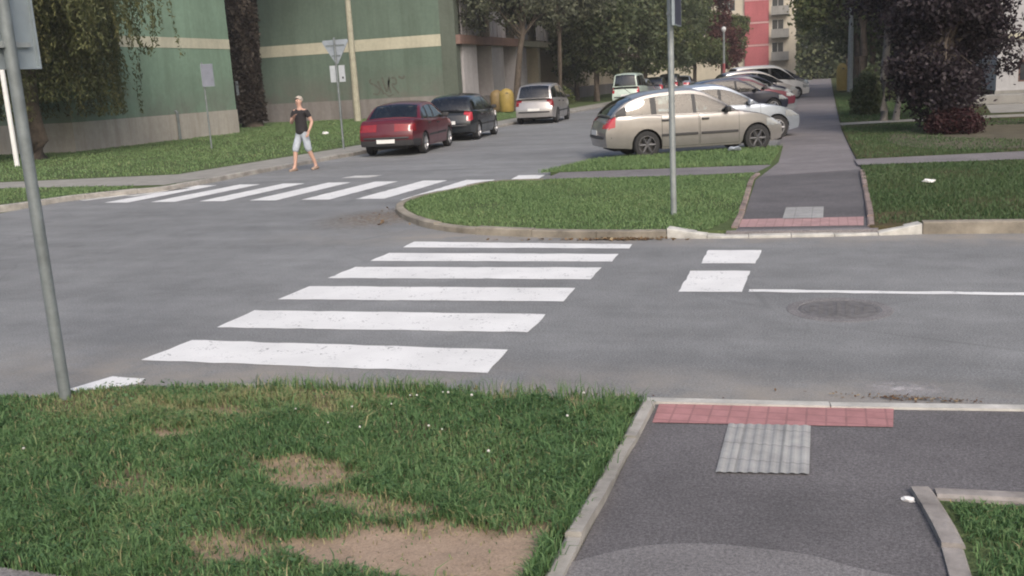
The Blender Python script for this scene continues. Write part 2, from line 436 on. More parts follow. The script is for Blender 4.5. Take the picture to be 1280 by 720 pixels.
def kerb(name, pts, w, h, mat, z0=-.04, seg=1.0, wob=.008):
    """kerb stones along a line: its own left side carries the width w; stones with small joints, one object"""
    P = [np.array(p, float) for p in pts]
    m = MB(); d = 0
    L = [0]
    for i in range(1, len(P)): L.append(L[-1] + np.linalg.norm(P[i] - P[i-1]))
    tot = L[-1]; n = max(1, int(round(tot / seg)))
    xs = np.array([p[0] for p in P]); ys = np.array([p[1] for p in P])
    hs = h if callable(h) else (lambda t: h)
    for k in range(n):
        a, b = tot * k / n + .004, tot * (k + 1) / n - .004
        ts = np.linspace(a, b, 4); row = []
        dz = random.uniform(-wob, wob)
        for t in ts:
            x, y = np.interp(t, L, xs), np.interp(t, L, ys)
            x2, y2 = np.interp(min(t + .01, tot), L, xs), np.interp(min(t + .01, tot), L, ys)
            x1, y1 = np.interp(max(t - .01, 0), L, xs), np.interp(max(t - .01, 0), L, ys)
            tx, ty = x2 - x1, y2 - y1; l = math.hypot(tx, ty); nx, ny = -ty / l, tx / l
            row.append((x, y, nx, ny, hs(t / tot) + dz))
        vs = []
        for x, y, nx, ny, hh in row:
            vs += [(x, y, z0), (x, y, hh - .012), (x + nx*.015, y + ny*.015, hh), (x + nx*w, y + ny*w, hh), (x + nx*w, y + ny*w, z0)]
        fs = []
        for i in range(3):
            for j in range(4): fs.append((i*5+j, i*5+j+1, (i+1)*5+j+1, (i+1)*5+j))
        fs += [(0, 1, 2, 3, 4), (19, 18, 17, 16, 15)]
        m.add(vs, fs)
    o = m.build(name, mat); o['kind'] = 'structure'
    return o

# near side: footpath, verge, kerbs
slab('footpath', [(-.92, 5.22), (-.92, 3.2), (-.9, -6), (.5, -6), (.47, 3.5), (.44, 4.16), (40, 4.36), (40, 5.55), (1.2, 5.38), (.1, 5.28)], .012, M['path'])
sheet('path_patch', smooth_line([(-.93, 3.28), (-.7, 3.46), (-.45, 3.54), (-.25, 3.545), (-.05, 3.53), (.1, 3.47), (.3, 3.43), (.465, 3.42)], 4) + [(.49, -5.9), (-.89, -5.9)], .016, M['patch'])
slab('cross_path', [(-.93, 2.74), (-7, 2.74), (-7, -1), (-.93, -1)], .02, M['patch'])
VERGE = smooth_line([(-6.25, 2.76), (-6.2, 3.4), (-5.75, 4.08), (-5.1, 4.52), (-4.7, 4.72), (-4.25, 4.93), (-3.5, 5.09), (-2.5, 5.17), (-1.8, 5.2), (-.99, 5.2)], 5)
kerb('kerb', [p for p in VERGE], -.09, .022, M['kerb'], seg=.9, wob=.006)
kerb('kerb', [(-.98, 5.20), (-.1, 5.27), (1.0, 5.40), (8, 5.5), (40, 5.6)], -.055, .028, M['kerb_pale'], seg=1.0, wob=.003)
kerb('path_edging', [(-.985, 5.10), (-.985, 4.55), (-1.0, 4.3), (-.985, 3.9), (-1.0, 3.5), (-.99, 2.9)], .07, .045, M['kerb'], seg=.55, wob=.012)
kerb('path_edging', [(.53, 1.0), (.52, 3.2), (.51, 3.75), (.455, 4.12), (.435, 4.22)], .085, .035, M['kerb_pinkish'], seg=.5, wob=.012)
kerb('path_edging', [(.45, 4.14), (.85, 4.17), (2.2, 4.22), (14, 4.3)], .075, .03, M['kerb_pinkish'], seg=.6, wob=.006)

kerb('path_edging', [(-.99, 11.05), (-1.0, 12.0), (-1.17, 16.0), (-1.12, 16.7)], .07, .10, M['kerb_pink'], seg=.6, wob=.012)
kerb('path_edging', [(.46, 16.9), (.44, 14), (.42, 12.0), (.40, 11.15)], .07, .10, M['kerb_pink'], seg=.6, wob=.012)
def inside(poly, x, y):
    poly = np.array(poly); c = np.zeros(len(x), bool)
    j = len(poly) - 1
    for i in range(len(poly)):
        xi, yi = poly[i]; xj, yj = poly[j]
        hit = ((yi > y) != (yj > y)) & (x < (xj - xi) * (y - yi) / (yj - yi + 1e-12) + xi)
        c ^= hit; j = i
    return c

BARE = [(-1.5, 3.22, .42, .22, .97), (-1.15, 3.18, .27, .28, .97), (-1.88, 3.14, .25, .12, .9), (-2.42, 3.72, .22, .10, .72), (-2.24, 3.86, .22, .075, .7),
        (-3.46, 4.17, .2, .10, .97), (-2.5, 3.9, .25, .07, .6), (-3.05, 3.5, .4, .08, .35), (-3.6, 4.55, .45, .09, .5), (-2.7, 4.65, .35, .08, .45), (-1.9, 3.55, .3, .08, .6), (-1.0, 3.85, .10, .16, .9), (-1.6, 5.08, .5, .06, .7), (-2.6, 5.0, .3, .05, .7), (-3.2, 4.95, .35, .06, .6), (-2.3, 3.05, .2, .1, .6)]
_ph = rng.uniform(0, 6.28, 24)
def wobble(x, y, s):
    return (np.sin(x*s + _ph[0]) * np.cos(y*s*1.3 + _ph[1]) + .5*np.sin(x*s*2.3 + y*s*1.1 + _ph[2]) + .35*np.sin(y*s*3.1 - x*s*2.7 + _ph[3])) / 1.85
def bareness(x, y):
    b = np.zeros_like(x)
    wx = x + .11*wobble(x, y, 7) + .05*wobble(y, x, 23); wy = y + .07*wobble(y, x, 9) + .03*wobble(x, y, 27)
    for cx, cy, rx, ry, a in BARE:
        d = ((wx-cx)/rx)**2 + ((wy-cy)/ry)**2
        b = np.maximum(b, a * np.clip((1.75 - d)/1.25, 0, 1))
    return b
def verge_z(x, y):
    return .035 + .022*wobble(x, y, 1.9) + .008*wobble(y, x, 7.3) - .02*bareness(x, y)

VPOLY = [(p[0], p[1] - .07) for p in VERGE] + [(-1.05, 5.05), (-1.05, 2.75)]
def fine_ground(name, poly, step, zf, mat):
    poly = np.array(poly); x0, y0 = poly.min(0); x1, y1 = poly.max(0)
    nx, ny = int((x1-x0)/step)+2, int((y1-y0)/step)+2
    gx, gy = np.meshgrid(x0+np.arange(nx)*step, y0+np.arange(ny)*step, indexing='ij')
    X, Yv = gx.ravel(), gy.ravel()
    ins = inside(poly, X, Yv)
    idx = np.arange(nx*ny).reshape(nx, ny)
    f = np.stack([idx[:-1,:-1], idx[1:,:-1], idx[1:,1:], idx[:-1,1:]], -1).reshape(-1, 4)
    f = f[ins[f].all(1)]
    o = np_mesh(name, np.stack([X, Yv, zf(X, Yv)], 1), f, {'bare': bareness(X, Yv)}, [mat])
    o.data.polygons.foreach_set('use_smooth', [True]*len(o.data.polygons)); o['kind'] = 'structure'
    return o
fine_ground('verge', VPOLY, .035, verge_z, M['soil'])
RPOLY = [(.49, -3), (.485, 3.2), (.475, 3.75), (.44, 4.12), (2.2, 4.19), (20, 4.27), (20, -3)]
slab('verge', RPOLY, .018, M['lawn'])

def grass(name, x, y, z, h, w, tint, mat, lean=.5, parent=None):
    """blades: two-segment bent strips"""
    n = len(x)
    a = rng.uniform(0, 2*np.pi, n); ln = np.abs(rng.normal(lean, lean*.45, n)); la = rng.uniform(0, 2*np.pi, n)
    ca, sa = np.cos(a)*w/2, np.sin(a)*w/2
    dx, dy = np.cos(la)*ln*h, np.sin(la)*ln*h
    V = np.empty((n, 5, 3))
    V[:,0] = np.stack([x-ca, y-sa, z-.01], 1); V[:,1] = np.stack([x+ca, y+sa, z-.01], 1)
    mx, my, mz = x+dx*.3, y+dy*.3, z+h*.58
    V[:,2] = np.stack([mx+ca*.8, my+sa*.8, mz], 1); V[:,3] = np.stack([mx-ca*.8, my-sa*.8, mz], 1)
    V[:,4] = np.stack([x+dx, y+dy, z+h*np.clip(1-.35*ln, .2, 1)], 1)
    b = np.arange(n)[:,None]*5
    F = np.concatenate([b+np.array([[0,1,2]]), b+np.array([[0,2,3]]), b+np.array([[3,2,4]])], 0)
    o = np_mesh(name, V.reshape(-1,3), F, {'tint': np.repeat(tint, 5)}, [mat], parent=parent)
    o['kind'] = 'stuff'
    return o
def scatter(poly, n):
    poly = np.array(poly); (x0, y0), (x1, y1) = poly.min(0), poly.max(0)
    x = rng.uniform(x0, x1, n); y = rng.uniform(y0, y1, n)
    k = inside(poly, x, y); return x[k], y[k]

# near verge grass: tufts, thin where the soil is bare
x, y = scatter(VPOLY, 250000)
keep = (x > -1.25*y - .6)
x, y = x[keep], y[keep]
tuft = .5 + .5*wobble(x, y, 5.5); tuft2 = .5 + .5*wobble(y, x, 14)
bn = bareness(x, y)
thin = np.clip(.5 + .9*wobble(x*1.3+3, y*2.1, 1.6), .0, 1)
pk = np.clip(.30 + .8*tuft*(.35+.65*thin), 0, 1) * np.clip(1 - 1.12*bn, 0.0, 1) + .016
dry = np.clip(1 - ((x+3.0)/.75)**2 - ((y-4.85)/.22)**2, 0, 1) + .6*np.clip(1 - ((x+4.3)/.6)**2 - ((y-4.5)/.3)**2, 0, 1)
keep = rng.uniform(0, 1, len(x)) < pk*np.clip(1-.6*dry, 0, 1)
x, y, tuft, tuft2, bn, dry = x[keep], y[keep], tuft[keep], tuft2[keep], bn[keep], dry[keep]
h = (.020 + .095*tuft*tuft2*(.5+.5*np.clip(.5+.9*wobble(x*1.3+3, y*2.1, 1.6), 0, 1)) + .03*rng.random(len(x))) * np.clip(1.15 - bn, .3, 1)
h *= np.clip(.35 + 2.2*np.clip((-.42*(x+4.2) + 4.93 - y)*(x < -4.0) + (x >= -4.0), 0, 1)*.3, .35, 1)
tall = rng.random(len(x)) < .010
h[tall] *= 2.0
olive = np.clip(1 - ((x+3.7)/1.0)**2 - ((y-4.6)/.5)**2, 0, 1)
tint = np.clip(rng.normal(.42, .19, len(x)) + .20*(wobble(x, y, 3.1)) + .28*olive + .35*dry + .32*bn, 0, .88)
st = rng.random(len(x)) < .045 + .16*dry + .10*olive + .7*np.clip(bn*1.3-.2, 0, 1); tint[st] = rng.uniform(.88, 1, st.sum())
grass('grass', x, y, verge_z(x, y), h, rng.uniform(.004, .0085, len(x)), tint, M['blade'], .75)
props(bpy.data.objects['grass'], 'short dense grass with clover on the near corner verge around bare soil', 'grass')
# coarse stalks on the kerb line
def stalks(pts, n, hmin, hmax):
    xs = []; ys = []
    for k in range(n):
        i = random.randrange(len(pts)); xs.append(pts[i][0] + random.gauss(0, .10)); ys.append(pts[i][1] + random.gauss(0, .035))
    xs, ys = np.array(xs), np.array(ys)
    return xs, ys, rng.uniform(hmin, hmax, n)
xs, ys, hs = stalks([(-3.3, 4.98), (-3.15, 5.0), (-2.9, 5.02), (-2.6, 5.05), (-2.45, 5.08), (-2.3, 5.07), (-2.0, 5.08), (-1.7, 5.09), (-1.45, 5.1), (-1.25, 5.08), (-1.15, 5.06), (-2.35, 5.05)], 900, .05, .15)
o = grass('kerb_weeds', xs, ys, np.full(len(xs), .03), hs, np.full(len(xs), .005), np.clip(rng.normal(.55, .25, len(xs)), 0, 1), M['blade'], .55)
props(o, 'taller grass stalks growing along the kerb of the near verge', 'weeds')
n = 2600; yy = rng.uniform(2.8, 5.12, n); k = (wobble(yy*2.2, yy, 2.7) > -.25); yy = yy[k]; xx = -1.06 + np.abs(rng.normal(0, .035, len(yy)))
o = grass('edge_grass', xx, yy, np.full(len(xx), .03), rng.uniform(.03, .09, len(xx)), np.full(len(xx), .006), np.clip(rng.normal(.45, .18, len(xx)), 0, 1), M['blade'], .8)
props(o, 'grass creeping over the concrete edging of the near footpath', 'grass')
# clover leaves and blossoms
def leaf_cloud(name, P, size, aspect, tint, mat, parent=None, flat=0.0, droop=0.0, kind=None):
    n = len(P)
    d = rng.normal(size=(n, 3)); d[:, 2] = d[:, 2]*(1-flat) - droop; d /= np.linalg.norm(d, axis=1)[:, None]
    e = rng.normal(size=(n, 3)); e[:, 2] *= (1-flat); e -= d*(e*d).sum(1)[:, None]; e /= np.linalg.norm(e, axis=1)[:, None]
    s = np.asarray(size).reshape(-1, 1)*np.ones((n, 1))
    V = np.empty((n, 4, 3))
    V[:,0] = P - d*s*.5; V[:,1] = P + e*s*aspect*.5 - d*s*.05; V[:,2] = P + d*s*.5; V[:,3] = P - e*s*aspect*.5 - d*s*.05
    F = np.arange(n*4).reshape(n, 4)
    o = np_mesh(name, V.reshape(-1, 3), F, {'tint': np.repeat(tint, 4)}, [mat], parent=parent)
    if kind: o['kind'] = kind
    return o
x, y = scatter(VPOLY, 6500)
k = (bareness(x, y) < .25) & (wobble(x, y, 2.3) > .0); x, y = x[k], y[k]
P = np.stack([x, y, verge_z(x, y) + rng.uniform(.03, .075, len(x))], 1)
o = leaf_cloud('clover_leaves', P, rng.uniform(.012, .024, len(x)), .9, rng.random(len(x)), M['weed'], flat=.75, kind='stuff')
props(o, 'round clover and weed leaves among the grass of the near verge', 'clover')
m = MB()
x, y = scatter(VPOLY, 420); k = (bareness(x, y) < .3) & (rng.random(len(x)) < .05 + .6*np.clip(1 - ((x+2.3)/.9)**2 - ((y-4.65)/.5)**2, 0, 1)); x, y = x[k], y[k]
for px, py in zip(x, y):
    r = random.uniform(.005, .009); z = float(verge_z(np.array([px]), np.array([py]))[0]) + random.uniform(.06, .1)
    m.lathe([(.001, -r*.7), (r*.8, -r*.5), (r, 0), (r*.7, r*.6), (.001, r*.85)], 6, c=(px, py, z))
o = m.build('clover_blossoms', M['clover'], smooth=60); props(o, 'white clover blossoms dotted through the near verge grass', 'blossoms', kind='stuff')
# small verge by the footpath corner
x, y = scatter([(.535, 2.0), (.53, 3.72), (.50, 4.08), (2.6, 4.13), (2.6, 2.0)], 90000)
k = rng.random(len(x)) < np.clip(.5 + .5*wobble(x, y, 6), .05, 1); x, y = x[k], y[k]
o = grass('grass', x, y, np.full(len(x), .02), .025+.05*rng.random(len(x))*(.5+.5*wobble(x, y, 4)), rng.uniform(.004, .008, len(x)), np.clip(rng.normal(.45, .22, len(x)), 0, 1), M['blade'], .8)
props(o, 'grass in the small plot edged with concrete beside the footpath', 'grass')

# tactile paving at the near crossing
def bumpy_sheet(name, poly, z, mat, fn):
    poly = [Vector((x, y, 0)) for x, y in poly]
    nu, nv = fn
    vs = []; fs = []
    for i in range(nu+1):
        for j in range(nv+1):
            a = poly[0].lerp(poly[1], i/nu); b = poly[3].lerp(poly[2], i/nu); p = a.lerp(b, j/nv)
            vs.append((p.x, p.y, z + (.004 if (i % 4 in (1, 2)) else 0)))
    for i in range(nu):
        for j in range(nv): fs.append((i*(nv+1)+j, (i+1)*(nv+1)+j, (i+1)*(nv+1)+j+1, i*(nv+1)+j+1))
    m = MB(); m.add(vs, fs); o = m.build(name, mat); o['kind'] = 'structure'
    return o
sheet('tactile_paving', [(-.885, 4.845), (.325, 4.985), (.345, 5.285), (-.9, 5.145)], .017, M['red_paver'])
bumpy_sheet('tactile_paving', [(-.485, 4.24), (-.07, 4.30), (-.075, 4.93), (-.49, 4.885)], .019, M['grey_paver'], (36, 6))

# far side: island and lawns
ISL = smooth_line([(-4.9, 16.62), (-5.6, 16.55), (-5.98, 16.25), (-6.2, 15.4), (-6.45, 14.3), (-6.3, 13.3), (-5.65, 12.25), (-4.93, 11.48), (-4.1, 11.03), (-3.0, 10.80), (-2.2, 10.74), (-1.75, 10.76)], 6)
slab('lawn', [(p[0]+.02, p[1]+.02) for p in ISL] + [(-1.0, 10.95), (-1.0, 12), (-1.14, 16), (-.93, 18.9), (-1.02, 22.7), (-4.9, 20.45), (-5.3, 19.2), (-5.15, 17.95), (-4.9, 17.8)], .068, M['lawn'])
kerb('kerb', ISL, .12, .085, M['kerb_old'], seg=.8, wob=.012)
def low(t): return .115 - .085*min(1, t*5)*min(1, (1-t)*6)
kerb('kerb', [(-1.75, 10.76), (-1.3, 10.74), (-.9, 10.76), (0, 10.85), (.6, 10.95), (.95, 11.02)], .17, low, M['kerb_pale'], seg=.45, wob=.004)
kerb('kerb', [(.95, 11.02), (2, 11.06), (12, 11.15), (90, 11.4)], .14, .13, M['kerb_old'], seg=1.0, wob=.012)
slab('footpath', [(-1.1, 10.86), (.5, 11.0), (.6, 12), (.6, 17.4), (.5, 22), (.4, 28), (.2, 60), (-.1, 150), (-2.3, 150), (-1.75, 60), (-1.3, 36), (-1.12, 22), (-1.08, 18.9), (-1.28, 16), (-1.1, 12)], .06, M['path_far'])
sheet('path_patch', [(-1.05, 11.0), (.44, 11.12), (.52, 14.2), (.54, 17.3), (-1.2, 16.4), (-1.2, 15.8), (-1.05, 12)], .064, M['path'])
sheet('tactile_paving', [(-.98, 11.12), (.36, 11.2), (.38, 11.86), (-1.0, 11.72)], .069, M['red_paver_far'])
sheet('tactile_paving', [(-.53, 11.72), (-.07, 11.76), (-.07, 12.72), (-.53, 12.68)], .073, M['grey_paver'])
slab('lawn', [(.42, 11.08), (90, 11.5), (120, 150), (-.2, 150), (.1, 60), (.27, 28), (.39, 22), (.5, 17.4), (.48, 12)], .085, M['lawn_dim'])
slab('lawn', [(-13.02, 17.0), (-13.02, 150), (-120, 150), (-120, 12.4), (-17, 12.7), (-15.2, 13.2), (-14.5, 14.0), (-14.2, 15.2), (-13.5, 16.2)], .085, M['lawn'])
kerb('kerb', smooth_line([(-60, 12.3), (-17, 12.6), (-15.2, 13.1), (-14.45, 13.95), (-14.1, 15.2), (-13.45, 16.1), (-12.95, 17.0), (-12.9, 22), (-12.75, 40), (-12.9, 150)], 4), .13, .10, M['kerb'], seg=1.0, wob=.008)
# footpaths on the lawns
sheet('footpath', [(-4.92, 16.66), (-2.6, 16.75), (-1.2, 17.05), (-1.03, 18.3), (-2.6, 18.1), (-4.92, 17.78)], .073, M['path_far'])
sheet('footpath', [(.45, 17.75), (3.1, 18.1), (30, 20.5), (30, 22.0), (3.3, 19.55), (.42, 18.8)], .09, M['path_far'])
sheet('footpath', [(.28, 29.2), (1.6, 29.8), (4.0, 30.2), (20, 31), (20, 32.6), (4, 31.5), (1.6, 30.9), (.22, 30.3)], .09, M['walk'])
sheet('footpath', [(-13.3, 16.9), (-19, 16.95), (-70, 17), (-70, 18.35), (-19.2, 18.3), (-14.7, 19.2), (-14.4, 24), (-14.15, 30), (-14.1, 150), (-13.02, 150), (-12.95, 30), (-13.0, 20)], .09, M['walk'])
sheet('paving', [(4.6, 32.6), (40, 34), (40, 41), (5.4, 40)], .093, M['walk'])
sheet('bare_soil', smooth_line([(1.4, 21.5), (2.2, 20.4), (4.2, 20.4), (6.5, 21.6), (9, 24), (7, 28.2), (3.5, 28.6), (1.8, 26.5), (1.2, 23.5), (1.4, 21.5)], 4), .089, simple('root_soil', (.085, .075, .048), .95, var=.35, scale=3, bmp=.5))

def lawn_blades(name, poly, n, z, hmin, hmax, w, mat, label, holes=(), thin=.35):
    x, y = scatter(poly, n)
    k = rng.random(len(x)) < np.clip(1 - thin + thin*wobble(x, y, 1.7)*1.5, .1, 1)
    for hp in holes: k &= ~inside(hp, x, y)
    x, y = x[k], y[k]
    t = np.clip(rng.normal(.45, .17, len(x)) + .18*wobble(x, y, 1.1), 0, 1)
    o = grass(name, x, y, np.full(len(x), z), rng.uniform(hmin, hmax, len(x)), rng.uniform(w*.6, w, len(x)), t, mat, .8)
    props(o, label, 'grass')
CP = [(-5.95, 16.95), (-2.6, 16.75), (-1.2, 17.05), (-1.03, 18.3), (-2.6, 18.1), (-5.4, 17.85)]
IS_IN = [(p[0]+.12, p[1]+(.10 if p[1] < 15 else -.05)) for p in ISL]
lawn_blades('grass', IS_IN + [(-1.3, 10.92), (-1.05, 12), (-1.22, 16.9), (-2.6, 16.7), (-5.0, 16.6)], 90000, .068, .02, .05, .013, M['blade_far'], 'mown grass on the kerbed island between the two crossings')
lawn_blades('grass', [(-5.4, 17.9), (-2.6, 18.15), (-1.05, 18.35), (-1.05, 22.6), (-4.85, 20.4)], 42000, .068, .03, .10, .015, M['blade_far'], 'grass strip in front of the parked champagne hatchback')
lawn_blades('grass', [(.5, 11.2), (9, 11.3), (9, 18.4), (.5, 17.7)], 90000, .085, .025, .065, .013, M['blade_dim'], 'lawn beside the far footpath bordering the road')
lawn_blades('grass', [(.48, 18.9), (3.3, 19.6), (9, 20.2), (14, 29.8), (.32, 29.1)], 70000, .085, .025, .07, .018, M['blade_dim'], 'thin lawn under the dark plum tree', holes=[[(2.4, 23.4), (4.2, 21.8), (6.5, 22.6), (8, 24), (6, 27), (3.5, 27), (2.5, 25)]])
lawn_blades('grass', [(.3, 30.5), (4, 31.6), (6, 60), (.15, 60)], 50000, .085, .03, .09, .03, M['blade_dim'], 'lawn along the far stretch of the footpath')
lawn_blades('grass', [(-14.75, 19.4), (-19.2, 18.45), (-36, 18.5), (-40, 52), (-14.3, 52)], 150000, .085, .03, .085, .03, M['blade_far'], 'lawn between the pavement and the green apartment buildings', holes=[[(-60, 29.3), (-26.9, 29.3), (-26.9, 40.4), (-60, 40.4)]])
lawn_blades('grass', [(-13.7, 16.4), (-14.35, 15.2), (-14.65, 14.1), (-15.3, 13.4), (-17, 12.85), (-26, 12.7), (-26, 16.8), (-14, 16.8)], 42000, .085, .03, .08, .02, M['blade_far'], 'small grass patch on the far street corner by the pavement', thin=.5)

# road markings
def stripe(poly, z=.004, mat='white_line'):
    return [(x, y, z) for x, y in poly]
def markings(name, polys, mat, label, z=.004):
    m = MB()
    for p in polys:
        # ragged outline so that edges are not ruler-straight
        q = []
        for i in range(len(p)):
            a, b = np.array(p[i]), np.array(p[(i+1) % len(p)])
            n = max(2, int(np.linalg.norm(b-a)/.12))
            for k in range(n):
                c = a + (b-a)*k/n + (rng.normal(0, .006, 2) if k else 0); q.append((c[0], c[1], z))
        m.add(q, [tuple(range(len(q)))])
    o = m.build(name, M[mat]); o['kind'] = 'structure'; o['label'] = label
    return o
Z1 = [[(-4.80, 4.79), (-4.52, 4.90), (-4.37, 5.04), (-4.40, 5.14), (-4.68, 5.15)],
      [(-4.75, 5.53), (-2.09, 5.60), (-2.13, 6.14), (-4.71, 6.08)],
      [(-4.75, 6.46), (-2.13, 6.61), (-2.15, 7.16), (-4.77, 7.05)],
      [(-4.79, 7.46), (-2.12, 7.61), (-2.15, 8.13), (-4.78, 8.02)],
      [(-4.79, 8.40), (-2.10, 8.50), (-2.12, 9.06), (-4.77, 8.97)],
      [(-4.76, 9.30), (-2.08, 9.36), (-2.1, 9.78), (-4.76, 9.78)],
      [(-4.74, 10.13), (-2.05, 10.10), (-2.07, 10.36), (-4.77, 10.52)]]
markings('zebra_crossing', Z1, 'white_line', 'white zebra stripes across the main road in front of the verge')
Z2 = []
for k in range(8):
    xa = -13.0 + k*1.055
    Z2.append([(xa, 14.75), (xa+.56, 14.72), (xa+.62, 17.45), (xa+.09, 17.5)])
Z2[7] = [(-5.72, 16.72), (-5.15, 16.7), (-5.3, 18.1), (-5.85, 18.1)]
Z2[6] = [(-6.78, 14.5), (-6.52, 14.55), (-6.24, 15.7), (-6.08, 16.5), (-6.1, 17.4), (-6.72, 17.45)]
markings('zebra_crossing', Z2, 'white_line', 'white zebra stripes across the side street before the red sedan')
markings('faded_line', [[(-9.9, 18.35), (-9.25, 18.35), (-9.15, 18.8), (-9.8, 18.8)], [(-14.0, 15.2), (-13.75, 15.1), (-13.35, 15.9), (-13.6, 16.0)], [(-13.35, 15.75), (-13.1, 15.7), (-12.7, 17.0), (-12.85, 17.05)]], 'white_worn', 'faded white paint scraps beside the far zebra crossing and corner kerb')
markings('road_line', [[(-1.18, 9.30), (-.67, 9.32), (-.66, 10.03), (-1.20, 10.02)], [(-1.22, 8.05), (-.69, 8.08), (-.69, 8.96), (-1.24, 8.94)], [(-.64, 8.09), (30, 8.6), (30, 8.7), (-.64, 8.185)]], 'white_line', 'white centre line with two block dashes at the crossing')
# manhole
mh = empty('manhole_cover', (.08, 7.55, 0), 0, 'round dark iron manhole cover in the asphalt below the white centre line', 'manhole cover')
m = MB(); m.lathe([(.30, .0005), (.285, .004), (.27, .004), (.268, .002), (.26, .002), (.255, .0045), (.001, .0045)], 40)
for k in range(-3, 4):
    for j in range(-3, 4):
        if math.hypot(k, j) < 3.2: m.box(k*.065-.018, k*.065+.018, j*.065-.018, j*.065+.018, .0046, .0075)
m.build('cover', M['manhole'], mh)
m = MB(); m.lathe([(.39, .001), (.385, .0035), (.31, .004), (.305, .001)], 40); m.build('frame', M['patch'], mh)

# dirt swept to the kerbs
def debris(name, spots, n, label, mat, smin, smax):
    Ps = []
    for cx, cy, rx, ry, wgt in spots:
        k = int(n*wgt); Ps.append(np.stack([rng.normal(cx, rx, k), rng.normal(cy, ry, k), rng.uniform(.004, .02, k)], 1))
    P = np.concatenate(Ps)
    o = leaf_cloud(name, P, rng.uniform(smin, smax, len(P)), .6, rng.random(len(P)), mat, flat=.8, kind='stuff'); props(o, label, 'debris')
debris('fallen_leaves', [(-2.2, 10.68, .22, .035, .45), (-2.6, 10.65, .5, .03, .3), (-6.4, 12.9, .18, .35, .06), (-5.9, 11.95, .25, .15, .06)], 420, 'dry brown leaves gathered at the island kerb', M['dry'], .03, .07)
debris('kerb_dirt', [(.5, 5.48, .13, .02, .6), (.25, 5.47, .25, .02, .2), (-1.6, 5.27, .5, .02, .2)], 240, 'dark twigs and dirt swept against the near kerb', M['dry'], .008, .028)
def dust_mat(name, c, cx, cy, rx, ry):
    m, nt, b = _new(name); p = geo(nt)
    mp = nt.nodes.new('ShaderNodeMapping'); mp.inputs['Location'].default_value = (-cx/rx, -cy/ry, 0); mp.inputs['Scale'].default_value = (1/rx, 1/ry, 0); nt.links.new(p, mp.inputs[0])
    ln = nt.nodes.new('ShaderNodeVectorMath'); ln.operation = 'LENGTH'; nt.links.new(mp.outputs[0], ln.inputs[0])
    f = mix(nt, 1.0, ramp(nt, ln.outputs['Value'], [(.1, .8), (1, 0.0)]), ramp(nt, noise(nt, 13, 6, .75, p), [(.38, 0.0), (.6, 1.0)]), 'MULTIPLY')
    b.inputs['Base Color'].default_value = c4(c); b.inputs['Roughness'].default_value = .95
    t = nt.nodes.new('ShaderNodeBsdfTransparent'); mx = nt.nodes.new('ShaderNodeMixShader'); nt.links.new(f, mx.inputs[0]); nt.links.new(t.outputs[0], mx.inputs[1]); nt.links.new(b.outputs[0], mx.inputs[2])
    nt.links.new(mx.outputs[0], nt.nodes['Material Output'].inputs['Surface']); return m
sheet('kerb_sand', [(.1, 5.48), (.8, 5.48), (.8, 5.85), (.1, 5.85)], .0035, dust_mat('pale_sand', (.50, .48, .49), .42, 5.66, .28, .16))
sheet('kerb_sand', [(-7.6, 11.0), (-5.2, 11.0), (-5.2, 14.2), (-7.6, 14.2)], .0035, dust_mat('tan_dust', (.26, .2, .14), -6.2, 12.5, 1.0, 1.2))

# litter
def crumple(name, loc, r, mat, label, n=2, seed=1):
    bm = bmesh.new(); bmesh.ops.create_icosphere(bm, subdivisions=n, radius=r)
    rr = random.Random(seed)
    for v in bm.verts:
        s = rr.uniform(.55, 1.15); v.co = Vector((v.co.x*s*1.5, v.co.y*s*.8, max(-.35*r, v.co.z*s*.6)))
    me = bpy.data.meshes.new(name); bm.to_mesh(me); bm.free()
    o = link_mesh(name, me, None, [mat], (loc[0], loc[1], loc[2] + r*.3)); return props(o, label, 'litter')
crumple('paper_scrap', (.335, 4.105, .012), .022, M['white_plastic'], 'crumpled white paper scrap on the asphalt near the path corner', seed=2)
crumple('paper_scrap', (1.34, 14.9, .1), .06, M['white_plastic'], 'small white scrap lying on the lawn beside the far footpath', seed=3)
crumple('paper_scrap', (-1.95, 21.0, .14), .10, M['sign_pale'], 'pale wrapper lying in the grass strip before the champagne hatchback', seed=4)
crumple('paper_scrap', (-19.6, 35.3, .11), .11, M['white_plastic'], 'white scrap in the lawn behind the walking person', seed=5)

# ------------------------------------------------------------------ cars
def spline1(pts, n):
    """dense x-sorted polyline through (x, z) points"""
    return np.array(smooth_line(pts, n))

def patch_mesh(V, F, sel, off, inset):
    """copy the selected faces of a grid, lifted along the normals and drawn in at the rim"""
    used = sorted({i for f in sel for i in F[f]}); idx = {u: k for k, u in enumerate(used)}
    P = [Vector(V[u]) for u in used]; N = [Vector() for _ in used]; Cn = [[] for _ in used]; ec = {}
    for f in sel:
        q = [Vector(V[i]) for i in F[f]]
        n = Vector()
        for i in range(len(q)): n += q[i].cross(q[(i+1) % len(q)])
        n = n.normalized() if n.length > 1e-9 else Vector((0, 0, 1)); c = sum(q, Vector()) / len(q)
        for k, i in enumerate(F[f]):
            N[idx[i]] += n; Cn[idx[i]].append(c)
            e = tuple(sorted((i, F[f][(k+1) % len(F[f])]))); ec[e] = ec.get(e, 0) + 1
    rim = {i for e, c in ec.items() if c == 1 for i in e}
    out = []
    for u in used:
        k = idx[u]; p = P[k] + (N[k].normalized() if N[k].length > 1e-9 else Vector()) * off
        if u in rim and inset:
            d = sum(Cn[k], Vector()) / len(Cn[k]) - P[k]
            if d.length > 1e-6: p += d.normalized() * min(inset, d.length*.8)
        out.append(p)
    m = MB(); m.add(out, [tuple(idx[i] for i in F[f]) for f in sel])
    me = bpy.data.meshes.new('patch'); me.from_pydata([tuple(v) for v in out], [], m.f)
    me.polygons.foreach_set('use_smooth', [True]*len(me.polygons)); me.update()
    return me

